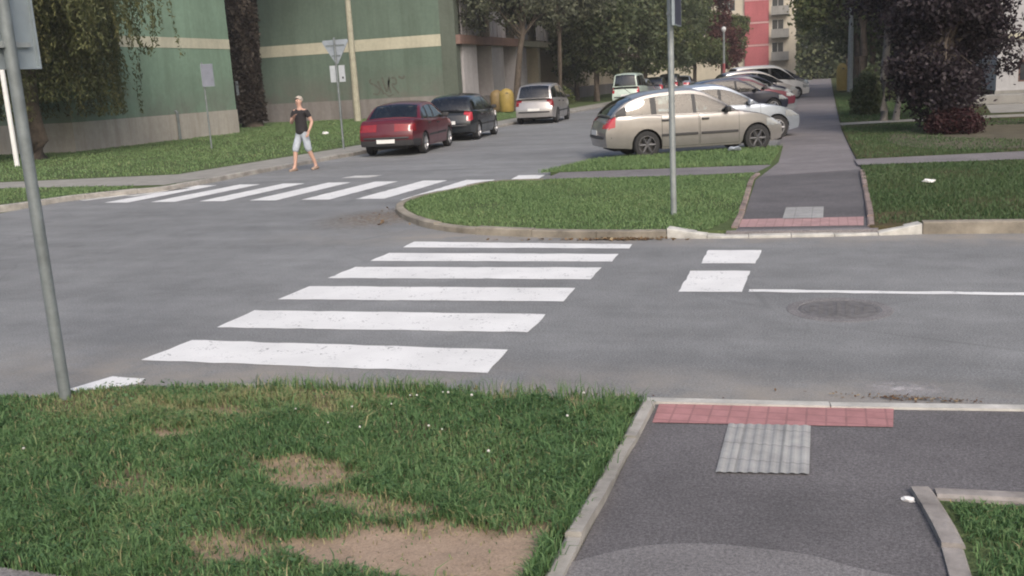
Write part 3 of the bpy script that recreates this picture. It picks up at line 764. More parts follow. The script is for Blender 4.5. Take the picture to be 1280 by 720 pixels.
CARS = {
 # L, W, sill, top line of the lower body, cabin arch (rear to front), wheel x, radius, doors, rear window / windscreen limits, side window panes
 'hatch': dict(L=4.22, W=1.72, top=[(-2.125,.80),(-2.0,.92),(-1.7,.945),(0,.915),(.75,.92),(1.0,.925),(1.45,.865),(1.85,.74),(2.125,.58)],
    arch=[(-1.97,.93),(-1.78,1.12),(-1.50,1.27),(-1.05,1.385),(-.35,1.435),(.10,1.405),(.50,1.235),(1.02,.925)], wheels=(-1.17,1.46), wr=.305,
    doors=[(-.86,.06),(.08,1.02)], rw=-1.42, ws=.18, panes=[(-1.62,-1.02),(-.93,-.05),(.05,.84)], tail=(.70,.93,.56)),
 'sedan': dict(L=4.35, W=1.69, top=[(-2.175,.86),(-2.1,.95),(-1.5,.965),(-1.3,.95),(0,.905),(.75,.90),(1.0,.90),(1.6,.80),(2.0,.70),(2.175,.60)],
    arch=[(-1.52,.955),(-1.25,1.16),(-.98,1.31),(-.5,1.375),(0,1.38),(.3,1.32),(.65,1.14),(1.1,.895)], wheels=(-1.25,1.32), wr=.295,
    doors=[(-.92,-.06),(-.04,.92)], rw=-.95, ws=.30, panes=[(-1.16,-.80),(-.74,-.14),(-.06,.86)], tail=(.68,.86,.30)),
 'mpv': dict(L=4.2, W=1.74, top=[(-2.1,.88),(-2.02,1.02),(-1.7,1.04),(0,.99),(.8,.98),(1.15,.97),(1.6,.86),(1.95,.72),(2.1,.6)],
    arch=[(-2.0,1.03),(-1.9,1.25),(-1.72,1.49),(-1.3,1.60),(-.4,1.63),(.15,1.57),(.65,1.38),(1.36,.965)], wheels=(-1.28,1.32), wr=.31,
    doors=[(-.98,-.06),(-.04,.95)], rw=-1.66, ws=.30, panes=[(-1.7,-1.06),(-.96,-.16),(-.06,1.02)], tail=(.72,1.0,.60)),
 'compact': dict(L=3.95, W=1.67, top=[(-1.975,.82),(-1.88,.95),(-1.6,.97),(0,.93),(.75,.925),(.98,.93),(1.45,.84),(1.8,.70),(1.975,.58)],
    arch=[(-1.86,.955),(-1.72,1.17),(-1.5,1.35),(-1.0,1.44),(-.3,1.46),(.15,1.41),(.58,1.23),(1.12,.93)], wheels=(-1.2,1.24), wr=.30,
    doors=[(-.9,-.06),(-.04,.9)], rw=-1.42, ws=.26, panes=[(-1.55,-1.02),(-.94,-.16),(-.06,.9)], tail=(.64,.93,.56)),
 'van': dict(L=4.3, W=1.78, top=[(-2.15,.95),(-2.1,1.08),(-1.7,1.10),(0,1.06),(.9,1.04),(1.25,1.02),(1.65,.9),(2.0,.76),(2.15,.62)],
    arch=[(-2.1,1.09),(-2.06,1.45),(-1.95,1.75),(-1.5,1.83),(-.4,1.85),(.3,1.8),(.75,1.55),(1.36,1.02)], wheels=(-1.32,1.36), wr=.31,
    doors=[(-.98,-.06),(-.04,.98)], rw=-1.94, ws=.36, panes=[(-1.75,-1.06),(-.96,-.16),(-.06,1.05)], tail=(.7,1.2,.70)),
}

def make_car(kind, loc, rz, paint, label, group, detail=2, glass='glass', rim='rim', trim='paint', tail='tail_red', name='parked_car', rub=True):
    C = CARS[kind]; L, W = C['L'], C['W']; hl = L/2
    root = empty(name, (loc[0], loc[1], loc[2] if len(loc) > 2 else 0.0), rz, label, 'car', group)
    top = spline1(C['top'], 6); ztop = lambda x: float(np.interp(x, top[:, 0], top[:, 1]))
    wx, wr = C['wheels'], C['wr']; ar = wr + .045; sill = .20
    def zbot(x):
        z = sill
        if x > wx[1]: z = sill + .02 + .05*max(0, (x - wx[1] - ar)/(hl - wx[1] - ar))
        if x < wx[0]: z = sill + .04 + .05*max(0, (wx[0] - ar - x)/(hl + wx[0] - ar))
        for w in wx:
            d = abs(x - w)
            if d < ar: z = max(z, wr + math.sqrt(ar*ar - d*d))
        return z
    def hw(x):
        w = W/2
        if x > .9: w -= .15*((x-.9)/(hl-.9))**2.6
        if x < -.9: w -= .10*((-x-.9)/(hl-.9))**2.6
        return w
    wz = lambda z: float(np.interp(z, [.15,.3,.5,.68,.85,1.0,1.15], [.94,.985,1.0,.995,.98,.955,.93]))
    def shift(x, z):
        s = 0
        if x > hl-.45: s -= ((x-(hl-.45))/.45)**1.5*(.20*max(0, (z-.52)/.4)**1.6 + .05*max(0, (.38-z)/.2))
        if x < -hl+.35: s += ((-x-(hl-.35))/.35)**1.5*(.16*max(0, (z-.58)/.4)**1.3 + .05*max(0, (.42-z)/.2))
        return s
    xs = set(np.round(np.linspace(-hl, hl, 41), 3))
    for w in wx:
        for a in np.linspace(-1, 1, 17): xs.add(round(w + ar*math.sin(a*math.pi/2)*.9999, 3))
    for a, b in C['doors']: xs.add(round(a, 3)); xs.add(round(b, 3))
    xs |= {round(-hl + .03, 3), round(hl - .03, 3), round(-hl+.10, 3), round(hl-.10, 3)}
    xs = sorted(xs)
    ts = [0, .06, .16, .27, .38, .47, .56, .66, .76, .86, .94, 1.0]; nt_ = len(ts)
    lat = [.95, .72, .4]
    V = []; F = []
    ring = 2*nt_ + 2*len(lat) + 1
    for x in xs:
        zb, zt = zbot(x), ztop(x); zb = min(zb, zt - .06); h = hw(x)
        half = []
        for t in ts:
            z = zb + (zt - zb)*t; yy = h*wz(z)
            if t >= .94: yy -= .012*(t-.94)/.06*1.5
            half.append((x + shift(x, z), yy, z))
        yt = half[-1][1]
        tops = [(x + shift(x, zt), yt*l, zt + .018*(1-l*l)+.006) for l in lat]
        row = [(a, -b, c) for a, b, c in half] + [(a, -b, c) for a, b, c in tops] + [(x + shift(x, zt), 0, zt+.026)] + [(a, b, c) for a, b, c in reversed(tops)] + [(a, b, c) for a, b, c in reversed(half)]
        V += row
    n = len(xs)
    for i in range(n-1):
        for k in range(ring-1): F.append((i*ring+k, (i+1)*ring+k, (i+1)*ring+k+1, i*ring+k+1))
    # end caps: rows across the width
    cols = np.linspace(-1, 1, 13)
    for end, i in ((-1, 0), (1, n-1)):
        base = []
        for k in range(nt_):
            p = V[i*ring+k]; r = []
            for c in cols:
                if c == -1: r.append(i*ring+k)
                elif c == 1: r.append(i*ring+ring-1-k)
                else:
                    V.append((p[0] + end*.075*(1-c*c)**.8, -c*p[1]*-1 if False else abs(p[1])*c, p[2] + (.0 if k < nt_-1 else .015*(1-c*c)))); r.append(len(V)-1)
            base.append(r)
        for k in range(nt_-1):
            for j in range(len(cols)-1):
                q = (base[k][j], base[k][j+1], base[k+1][j+1], base[k+1][j]); F.append(q if end > 0 else tuple(reversed(q)))
        # lid joining the cap's top row to the ring's top
        tp = [i*ring+nt_-1+k for k in range(0, ring-2*nt_+2)]
        poly = base[-1] + list(reversed(tp))[1:-1]
        F.append(tuple(poly) if end > 0 else tuple(reversed(poly)))
    # cabin
    arch = spline1(C['arch'], 5); na = len(arch); z_roof = max(a[1] for a in arch)
    lats = np.array([-1, -.9, -.6, -.3, 0, .3, .6, .9, 1]); nl = len(lats)
    yb0 = lambda x: hw(x)*wz(ztop(x)) - .02
    def yarch(x, z):
        b = ztop(x); f = np.clip((z-b)/(z_roof-.9), 0, 1); return yb0(x) - .17*f - .02*f*f
    GV = []; GF = []; tag_ = []
    for i, (x, z) in enumerate(arch):
        y = yarch(x, z)
        x0, z0 = arch[max(i-1, 0)]; x1, z1 = arch[min(i+1, na-1)]
        tx, tz = x1-x0, z1-z0; l = math.hypot(tx, tz); nx, nz = -tz/l, tx/l
        if i in (0, na-1): crown = .03
        else: crown = .055
        for s in lats:
            c = crown*(1-s*s); GV.append((x + nx*c, y*s, z + nz*c - (.012 if abs(s) == 1 else 0)))
    for i in range(na-1):
        xm = (arch[i][0]+arch[i+1][0])/2
        for k in range(nl-1):
            GF.append((i*nl+k, (i+1)*nl+k, (i+1)*nl+k+1, i*nl+k+1))
            sm = (lats[k]+lats[k+1])/2; t = 'roof'
            if abs(sm) < .9:
                if arch[i+1][0] <= C['rw']+.001 and i >= 1: t = 'rear_window'
                elif arch[i][0] >= C['ws']-.001 and i < na-2: t = 'windscreen'
            tag_.append(t)
    vr = [0, .06, .5, .86, 1.0]
    for side in (-1, 1):
        b0 = len(GV)
        for i, (x, z) in enumerate(arch):
            y1 = yarch(x, z); b = min(ztop(x)-.01, z-.012); zt_ = z-.012
            for v in vr:
                zz = b + (zt_-b)*v; bow = .02*math.sin(math.pi*v)
                GV.append((x, side*(yb0(x) + (y1-yb0(x))*v + bow), zz))
        for i in range(na-1):
            xm = (arch[i][0]+arch[i+1][0])/2; hgt = (arch[i][1]+arch[i+1][1])/2 - ztop(xm)
            for k in range(len(vr)-1):
                q = (b0+i*5+k, b0+(i+1)*5+k, b0+(i+1)*5+k+1, b0+i*5+k+1)
                GF.append(q if side < 0 else tuple(reversed(q)))
                t = 'roof'
                if 1 <= k <= 2 and hgt > .10:
                    t = 'pillar'
                    for pi, (a, c) in enumerate(C['panes']):
                        if a <= xm <= c: t = 'side%d_%d' % (pi, side)
                tag_.append(t)
    # faces to panes, doors, lamps
    nb = len(V); allV = V + GV; allF = F + [tuple(i + nb for i in f) for f in GF]
    nF = len(F); panes = {}; bodyF = []; bodyM = []
    cen = [sum((Vector(allV[i]) for i in f), Vector())/len(f) for f in allF]
    doors = {}; lampF = {}; dark = set()
    tz0, tz1, ty = C['tail']; xa0, xa1 = arch[0][0], arch[-1][0]
    nside = (n-1)*(ring-1)
    for fi, f in enumerate(allF):
        c = cen[fi]
        if fi >= nF:
            t = tag_[fi-nF]
            if t in ('roof', 'pillar'): bodyF.append(f); bodyM.append(1 if t == 'pillar' else 0)
            else: panes.setdefault(t, []).append(fi)
            continue
        mi = 0
        k = fi % (ring-1) if fi < nside else -1
        side = fi < nside and (k < nt_-1 or k >= ring-nt_)
        zb = zbot(c.x)
        if fi < nside and not side and xa0+.08 < c.x < xa1-.08: mi = 2
        if side and detail > 1:
            for di, (a, b) in enumerate(C['doors']):
                if a < c.x < b and c.z > sill+.05 and c.z < ztop(c.x)-.015 and zbot(c.x) < sill+.12:
                    doors.setdefault((di, -1 if c.y < 0 else 1), []).append(fi); mi = 1
        if c.x < -hl+.22 and tz0 < c.z < tz1 and abs(c.y) > ty: lampF.setdefault(('taillight', -1 if c.y < 0 else 1), []).append(fi)
        if c.x > hl-.42 and .58 < c.z < .74 and abs(c.y) > .42 and (fi >= nside or side): lampF.setdefault(('headlight', -1 if c.y < 0 else 1), []).append(fi)
        if c.x > hl-.06 and abs(c.y) < .4 and (.60 < c.z < .68): mi = 1
        if trim == 'dark' and c.z < .44 and (abs(c.x) > hl-.5): mi = 1
        bodyF.append(f); bodyM.append(mi)
    me = bpy.data.meshes.new('body'); me.from_pydata([tuple(v) for v in allV], [], bodyF)
    me.polygons.foreach_set('material_index', bodyM); me.polygons.foreach_set('use_smooth', [True]*len(bodyF))
    me.set_sharp_from_angle(angle=R_(42)); me.update()
    body = link_mesh('body', me, root, [paint, M['black_trim'], M['seat_cloth']])
    nm = {'rear_window': 'rear_window', 'windscreen': 'windscreen'}
    for t, fs in panes.items():
        pm = patch_mesh(allV, allF, fs, -.004, 0); link_mesh(nm.get(t, 'side_window'), pm, root, [M[glass]])
    for (di, sd), fs in doors.items():
        d = link_mesh('door', patch_mesh(allV, allF, fs, .004, .009), root, [paint])
        a, b = C['doors'][di]; m = MB()
        xh = a + .13; zh = ztop(xh) - .11; yh = sd*(hw(xh)*wz(zh) + .012)
        m.box(xh-.085, xh+.085, yh-.022, yh+.022, zh-.022, zh+.022); m.build('handle', M['black_trim'] if rub else paint, d, bevel=.008)
        if rub:
            zr = .50; m = MB(); yr = sd*(hw((a+b)/2)*wz(zr)+.008); m.box(a+.03, b-.03, yr-.012, yr+.012, zr-.028, zr+.028); m.build('rub_strip', M['black_trim'], d, bevel=.006)
    for (t, sd), fs in lampF.items():
        link_mesh(t, patch_mesh(allV, allF, fs, .007, .006), root, [M[tail] if t == 'taillight' else M['lamp_clear']])
    # bumper strips
    for end, nm2 in ((-1, 'rear_bumper'), (1, 'front_bumper')):
        m = MB(); pts = []
        for s in np.linspace(-1, 1, 11):
            x = end*(hl + .085*(1-s*s)**.8 + .004 - .03*abs(s)**4); pts.append((x - (.12*end if abs(s) == 1 else 0), s*(hw(end*hl)*.995 + .012), .50))
        m.tube(pts, .032, 6); m.build(nm2, M['black_trim'], root, smooth=50)
    # plates
    for end in (-1, 1):
        zp = .44 if end > 0 else (.42 if kind == 'sedan' else .60)
        xp = end*(hl + .085 + (-shift(-hl, zp) if end < 0 else shift(hl, zp)))
        m = MB(); m.box(min(xp, xp+end*.012), max(xp, xp+end*.012), -.255, .255, zp-.055, zp+.055); m.build('licence_plate', M['plate'], root, bevel=.004)
    # mirrors
    for sd in (-1, 1):
        x = C['panes'][-1][1] - .12; y = sd*(yb0(x)+.10); z = ztop(x)+.07; m = MB()
        m.box(x-.05, x+.06, min(y-sd*.09, y+sd*.09), max(y-sd*.09, y+sd*.09), z-.06, z+.06); m.build('mirror', paint if not rub else M['black_trim'], root, bevel=.03)
    # underbody
    m = MB(); m.box(-hl+.25, hl-.25, -W/2+.33, W/2-.33, .19, .62); m.box(wx[0]+ar+.02, wx[1]-ar-.02, -W/2+.08, W/2-.08, .19, .5); m.build('underbody', M['black'], root)
    # seats
    if detail > 1:
        for sx, ys_ in ((.05, (-.36, .36)), (-.85, (-.4, .4))):
            for yy in ys_:
                m = MB(); m.tube([(sx-.05, yy, .85), (sx-.12, yy, 1.05), (sx-.17, yy, 1.16)], [.2, .19, .12], 8); m.tube([(sx-.18, yy, 1.16), (sx-.19, yy, 1.22), (sx-.2, yy, 1.30)], [.07, .12, .09], 8)
                m.build('seat', M['seat_cloth'], root, smooth=60)
    # wheels
    for w in wx:
        for sd in (-1, 1):
            e = empty('wheel', (w, sd*(W/2-.10), wr), 0 if sd < 0 else math.pi, parent=root)
            m = MB(); m.lathe([(wr*.66, -.085), (wr*.70, -.098), (wr*.93, -.092), (wr*.99, -.07), (wr, -.03), (wr, .05), (wr*.97, .085), (wr*.6, .09)], 28, 'y'); m.build('tyre', M['black'], e, smooth=40)
            m = MB(); m.lathe([(wr*.67, -.088), (wr*.62, -.09), (wr*.58, -.06), (wr*.56, .02), (.001, .02)], 28, 'y')
            for k in range(6):
                a = k*math.pi/3
                p = [(wr*.10*math.cos(a), -.062, wr*.10*math.sin(a)), (wr*.6*math.cos(a), -.074, wr*.6*math.sin(a))]
                m.tube(p, [.034, .026], 6)
            m.lathe([(.055, -.05), (.05, -.08), (.001, -.084)], 12, 'y'); m.build('rim', M[rim], e, smooth=40)
    if detail > 1 and rub:
        m = MB(); m.tube([(-1.3, 0, z_roof-.02), (-1.5, 0, z_roof+.14)], .006, 5)
        if kind == 'hatch': m.build('aerial', M['black_trim'], root)
    return root

ROW = 'cars parked at an angle along the footpath'
LANE = 'cars parked in line along the pavement'
P_CHAMP = car_paint('champagne_paint', (.29, .279, .27), .5, .30)
P_SILVER = car_paint('silver_blue_paint', (.38, .425, .49), .5, .28)
P_RED = car_paint('dark_red_paint', (.095, .006, .014), .1, .28)
P_BLACK = car_paint('black_paint', (.018, .022, .026), .1, .2)
P_MPV = car_paint('silver_paint', (.40, .385, .38), .5, .3)
P_NAVY = car_paint('navy_paint', (.028, .032, .055), .2, .25)
P_MAROON = car_paint('maroon_paint', (.13, .022, .04), .2, .28)
P_WHITE = car_paint('white_paint', (.66, .66, .65), 0, .3)
P_GREY = car_paint('grey_paint', (.18, .19, .205), .4, .3)
P_MINT = car_paint('pale_green_paint', (.50, .60, .53), 0, .35)

A24 = R_(26)
make_car('hatch', (-3.16, 22.21), A24, P_CHAMP, 'champagne five-door hatchback with grey side strips, seen side on behind the grass strip', ROW, rim='rim_dark').scale = (.955, 1, 1)
make_car('sedan', (ratio_x(508, 25.9), 25.9), R_(97), P_RED, 'dark red sedan with its boot towards the zebra crossing', LANE, tail='tail_dark', rim='rim', trim='dark')
make_car('compact', (ratio_x(577, 31.2), 31.2), R_(96), P_BLACK, 'black hatchback parked just ahead of the dark red sedan', LANE, glass='glass_dark')
make_car('mpv', (ratio_x(678, 40.8), 40.8), R_(95), P_MPV, 'silver people carrier parked beyond the black hatchback', LANE, glass='glass_dark', tail='tail_dark', rim='rim_dark')
make_car('hatch', (-2.98, 25.75), A24, P_SILVER, 'silver-blue hatchback parked directly behind the champagne hatchback', ROW, rub=False)
# the rest of both rows, farther off
far_row = [('hatch', 40.0, P_NAVY, 'navy hatchback at the front of the far group in the angled row', -1.9),
 ('sedan', 43.4, P_MAROON, 'maroon sedan with its bonnet next to the navy hatchback', -1.75),
 ('hatch', 46.8, P_GREY, 'grey hatchback just past the maroon sedan in the angled row', -2.0),
 ('compact', 50.2, P_NAVY, 'navy compact car between the grey hatchback and the silver people carrier', -2.1),
 ('mpv', 53.6, P_MPV, 'silver people carrier in the angled row before the tall white car', -2.0),
 ('van', 57.5, P_WHITE, 'tall white car standing above the rest of the angled row', -1.5),
 ('compact', 62.0, P_BLACK, 'black compact car just past the tall white car', -1.6),
 ('sedan', 66.0, P_WHITE, 'white sedan beyond the black compact of the angled row', -1.7),
 ('hatch', 70.5, P_GREY, 'grey hatchback second from the far end of the angled row', -1.8),
 ('mpv', 75.0, P_NAVY, 'dark people carrier closing the far end of the angled row', -1.9)]
for kd, Y, pt, lb, xn in far_row:
    hl = CARS[kd]['L']/2
    make_car(kd, (xn - hl*math.cos(A24), Y - hl*math.sin(A24)), A24, pt, lb, ROW, detail=1, glass='glass_dark')
for kd, x, Y, pt, lb in [('van', -11.7, 59.5, P_MINT, 'pale green-white van parked beyond the silver people carrier'),
   ('hatch', -12.4, 66.0, P_SILVER, 'silver-blue hatchback parked next after the pale green-white van'), ('compact', -12.4, 72.5, P_NAVY, 'navy compact parked in line after a silver-blue hatchback'),
   ('mpv', -12.3, 79, P_BLACK, 'black people carrier parked far along the pavement line'), ('sedan', -12.3, 86, P_SILVER, 'pale sedan parked farthest along the pavement line')]:
    make_car(kd, (x, Y), R_(92), pt, lb, LANE, detail=1, glass='glass_dark')

# ------------------------------------------------------------------ people
def skin_body(name, V, E, rad, mat, parent, root=0, sub=2):
    me = bpy.data.meshes.new(name); me.from_pydata(V, E, [])
    o = link_mesh(name, me, parent, [mat])
    md = o.modifiers.new('skin', 'SKIN'); md.use_smooth_shade = True; md.branch_smoothing = .6
    if not me.skin_vertices: me.attributes.new
    sv = me.skin_vertices[0].data
    for i, r in enumerate(rad):
        r = r if hasattr(r, '__len__') else (r, r); sv[i].radius = r; sv[i].use_root = (i == root); sv[i].use_loose = False
    s = o.modifiers.new('sub', 'SUBSURF'); s.levels = sub; s.render_levels = sub
    return o

def bake(o):
    dg = bpy.context.evaluated_depsgraph_get()
    me = bpy.data.meshes.new_from_object(o.evaluated_get(dg)); o.modifiers.clear(); o.data = me
    return o

def finger_set(V, E, R, wrist, out, side, down, curl):
    """five unequal bent fingers and a thumb that leaves the side of the palm"""
    out = Vector(out).normalized(); side = Vector(side).normalized(); down = Vector(down).normalized()
    w = Vector(V[wrist])
    palm = w + out*.075; V.append(tuple(palm)); E.append((wrist, len(V)-1)); R.append((.036, .018)); pi = len(V)-1
    for k, ln in ((-1.5, .062), (-.5, .078), (.5, .084), (1.5, .076)):
        b = palm + side*k*.019 + out*.022; V.append(tuple(b)); R.append(.010); E.append((pi, len(V)-1))
        c = b + out*ln*.5 + down*ln*curl*.3; V.append(tuple(c)); R.append(.0085); E.append((len(V)-2, len(V)-1))
        d = c + out*ln*.35 + down*ln*curl*.6; V.append(tuple(d)); R.append(.007); E.append((len(V)-2, len(V)-1))
    b = w + out*.03 + side*.036; V.append(tuple(b)); R.append(.012); E.append((wrist, len(V)-1))
    c = b + out*.035 + side*.012 + down*.01; V.append(tuple(c)); R.append(.0095); E.append((len(V)-2, len(V)-1))
    d = c + out*.025 + down*.012; V.append(tuple(d)); R.append(.008); E.append((len(V)-2, len(V)-1))

def make_person(loc, rz, label, height, skin, top, bottom, hair, pose, group=None):
    """pose: hips shift, foot / knee / elbow / wrist positions in metres for a 1.75 m body facing -y"""
    root = empty('person', loc, rz, label, 'person', group); s = height/1.75
    root.scale = (s, s, s)
    V = []; E = []; R = []
    def add(p, r, par=None):
        V.append(tuple(p)); R.append(r); i = len(V)-1
        if par is not None: E.append((par, i))
        return i
    hx, hy = pose.get('hips', (0, 0))
    pel = add((hx, hy, .93), (.155, .115)); wst = add((hx, hy-.005, 1.10), (.14, .105), pel); chs = add((hx, hy-.01, 1.28), (.165, .115), wst)
    upc = add((hx, hy, 1.42), (.12, .085), chs); nk = add((hx, hy-.005, 1.50), .055, upc); jaw = add((hx, hy-.025, 1.565), (.062, .068), nk)
    hd = add((hx, hy-.012, 1.645), (.078, .095), jaw); cr = add((hx, hy, 1.71), (.06, .07), hd)
    limbs = {}
    for sd, tag_ in ((-1, 'r'), (1, 'l')):
        hip = add((hx+sd*.095, hy, .88), .092, pel); kn = add(pose['knee_'+tag_], .058, hip); cf = Vector(pose['knee_'+tag_]).lerp(Vector(pose['ankle_'+tag_]), .3)
        cfi = add((cf.x, cf.y+.012, cf.z), .056, kn); an = add(pose['ankle_'+tag_], .036, cfi)
        a = Vector(pose['ankle_'+tag_]); heel = add((a.x, a.y+.03, a.z-.05), .034, an); toe = add((a.x+sd*.01, a.y-.10, a.z-.058), (.042, .028), an); add((a.x+sd*.015, a.y-.165, a.z-.066), (.036, .02), toe)
        sh = add((hx+sd*.185, hy+.005, 1.40), .062, upc); el = add(pose['elbow_'+tag_], .042, sh); fm = Vector(pose['elbow_'+tag_]).lerp(Vector(pose['wrist_'+tag_]), .3)
        fmi = add(fm, .040, el); wr_ = add(pose['wrist_'+tag_], .028, fmi)
        d = Vector(pose['wrist_'+tag_]) - Vector(pose['elbow_'+tag_])
        sv = Vector((0, -1, 0)) if abs(d.normalized().y) < .8 else Vector((1, 0, 0))
        sv = (sv - d.normalized()*sv.dot(d.normalized())).normalized()
        finger_set(V, E, R, wr_, d, sv, Vector((-sd, 0, 0)) + Vector((0, 0, .001)), .5)
        limbs[tag_] = (hip, kn, cfi, an, sh, el, fmi, wr_)
    # face: nose and ears
    nose = add((hx, hy-.112, 1.635), .013, hd)
    for sd in (-1, 1): add((hx+sd*.086, hy+.012, 1.64), (.012, .024), hd)
    body = bake(skin_body('body', V, E, R, skin, root, sub=2))
    for sd in (-1, 1):
        m = MB(); m.lathe([(.001, -.009), (.010, -.005), (.012, 0), (.009, .006), (.001, .009)], 8, 'y', c=(hx+sd*.032, hy-.098, 1.658)); m.build('eye', M['cloth_black'], root, smooth=60)
    m = MB(); m.tube([(hx-.024, hy-.095, 1.583), (hx, hy-.104, 1.580), (hx+.024, hy-.095, 1.583)], .006, 6); m.build('mouth', M['red_leaf_solid'], root)
    # clothes follow the same bones, a little thicker
    TV = []; TE = []; TR = []
    def t(p, r, par=None):
        TV.append(tuple(p)); TR.append(r); i = len(TV)-1
        if par is not None: TE.append((par, i))
        return i
    a0 = t((hx, hy, .83), (.182, .148)); a0 = t((hx, hy, .95), (.174, .138), a0); a1 = t((hx, hy-.005, 1.10), (.165, .128), a0); a2 = t((hx, hy-.01, 1.28), (.182, .132), a1); a3 = t((hx, hy, 1.415), (.135, .10), a2); t((hx, hy, 1.475), (.075, .068), a3)
    for sd, tg in ((-1, 'r'), (1, 'l')):
        s0 = t((hx+sd*.188, hy+.005, 1.40), .078, a3); p = Vector((hx+sd*.188, hy+.005, 1.40)).lerp(Vector(pose['elbow_'+tg]), pose.get('sleeve', .6)); q = t(p, .062, s0)
        if pose.get('long'):
            q = t(pose['elbow_'+tg], .055, q); t(Vector(pose['elbow_'+tg]).lerp(Vector(pose['wrist_'+tg]), .85), .042, q)
    bake(skin_body('shirt', TV, TE, TR, top, root, sub=2))
    TV = []; TE = []; TR = []
    a0 = t((hx, hy, 1.06), (.166, .128)); a1 = t((hx, hy, .90), (.168, .130), a0)
    for sd, tg in ((-1, 'r'), (1, 'l')):
        h1 = t((hx+sd*.10, hy, .82), .105, a1); kn = Vector(pose['knee_'+tg]); h2 = t(Vector((hx+sd*.1, hy, .82)).lerp(kn, .85), .09, h1)
        an = Vector(pose['ankle_'+tg]); t(kn.lerp(an, pose.get('leg', .2)), .085 if not pose.get('long') else .062, h2)
    bake(skin_body('trousers' if pose.get('long') else 'shorts', TV, TE, TR, bottom, root, sub=2))
    # hair cap
    m = MB(); vs = []; fs = []; na, nb_ = 16, 7
    for j in range(nb_+1):
        ph = j/nb_*R_(105)
        for k in range(na):
            th = 2*math.pi*k/na; front = max(0, -math.sin(th)); e = ph*(1 - .45*front)
            vs.append((hx + .090*math.sin(e)*math.cos(th)*1.0, hy + .006 + .107*math.sin(e)*math.sin(th), 1.665 + .105*math.cos(e)))
    for j in range(nb_):
        for k in range(na): fs.append((j*na+k, j*na+(k+1) % na, (j+1)*na+(k+1) % na, (j+1)*na+k))
    m.add(vs, fs); m.build('hair', hair, root, smooth=60)
    for tg in 'rl':
        a = Vector(pose['ankle_'+tg]); sd = -1 if tg == 'r' else 1
        m = MB(); m.tube([(a.x, a.y+.07, a.z-.062), (a.x, a.y+.02, a.z-.052), (a.x+sd*.01, a.y-.08, a.z-.064), (a.x+sd*.016, a.y-.18, a.z-.072), (a.x+sd*.016, a.y-.20, a.z-.076)], [.028, .044, .046, .036, .012], 8)
        m.build('shoe', M['shoe'], root, smooth=60)
    return root
M['red_leaf_solid'] = simple('lip', (.3, .12, .11), .6)
walk = dict(hips=(0, 0), knee_r=(-.13, -.15, .50), ankle_r=(-.15, -.20, .09), knee_l=(.15, -.01, .50), ankle_l=(.21, .16, .10),
            elbow_r=(-.25, -.06, 1.13), wrist_r=(-.02, -.22, 1.27), elbow_l=(.27, .08, 1.14), wrist_l=(.27, -.06, .93), sleeve=.62, leg=.18)
make_person((-12.0, 20.5, .0), R_(-10), 'person in a black short-sleeved top and pale knee-length shorts stepping off the kerb', 1.74, M['skin'], M['cloth_black'], M['cloth_pale'], M['hair_pale'], walk)


# ------------------------------------------------------------------ buildings
class Wall:
    """a wall in local (s along, d outward, z up) coordinates placed by an origin and a direction"""
    def __init__(s, o, d): s.o = Vector((o[0], o[1], 0)); s.d = Vector((d[0], d[1], 0)).normalized(); s.n = Vector((s.d.y, -s.d.x, 0))
    def p(s, a, out, z): q = s.o + s.d*a + s.n*out; return (q.x, q.y, z)
    def box(s, m, a0, a1, o0, o1, z0, z1, mi=0):
        vs = [s.p(a, o, z) for z in (z0, z1) for a, o in ((a0, o0), (a1, o0), (a1, o1), (a0, o1))]
        m.add(vs, [(0,3,2,1),(4,5,6,7),(0,1,5,4),(1,2,6,5),(2,3,7,6),(3,0,4,7)], mi)
    def holed(s, m, a0, a1, z0, z1, holes, depth=.16):
        A = sorted({a0, a1} | {h[0] for h in holes} | {h[1] for h in holes}); Z = sorted({z0, z1} | {h[2] for h in holes} | {h[3] for h in holes})
        for i in range(len(A)-1):
            for j in range(len(Z)-1):
                ca, cz = (A[i]+A[i+1])/2, (Z[j]+Z[j+1])/2
                if any(h[0] < ca < h[1] and h[2] < cz < h[3] for h in holes): continue
                m.add([s.p(A[i],0,Z[j]), s.p(A[i+1],0,Z[j]), s.p(A[i+1],0,Z[j+1]), s.p(A[i],0,Z[j+1])], [(0,1,2,3)])
        for h in holes:
            a, b, z, y = h
            m.add([s.p(a,0,z), s.p(b,0,z), s.p(b,0,y), s.p(a,0,y), s.p(a,-depth,z), s.p(b,-depth,z), s.p(b,-depth,y), s.p(a,-depth,y)],
                  [(0,1,5,4),(1,2,6,5),(2,3,7,6),(3,0,4,7)])
    def window(s, root, h, depth=.14, frame='frame', mull=1):
        a, b, z, y = h; t = .06; m = MB()
        for q in ((a, b, z, z+t), (a, b, y-t, y), (a, a+t, z+t, y-t), (b-t, b, z+t, y-t)): s.box(m, q[0], q[1], -depth, -depth+.05, q[2], q[3])
        for k in range(mull):
            c = a + (b-a)*(k+1)/(mull+1); s.box(m, c-.03, c+.03, -depth, -depth+.045, z+t, y-t)
        w = m.build('window', M[frame], root)
        m = MB(); m.add([s.p(a,-depth+.01,z), s.p(b,-depth+.01,z), s.p(b,-depth+.01,y), s.p(a,-depth+.01,y)], [(0,1,2,3)]); m.build('pane', M['window_pane'], w)
        return w

def poly_wall(m, pts, z0, z1):
    for (x0, y0), (x1, y1) in zip(pts[:-1], pts[1:]): m.add([(x0,y0,z0),(x1,y1,z0),(x1,y1,z1),(x0,y0,z1)], [(0,1,2,3)])

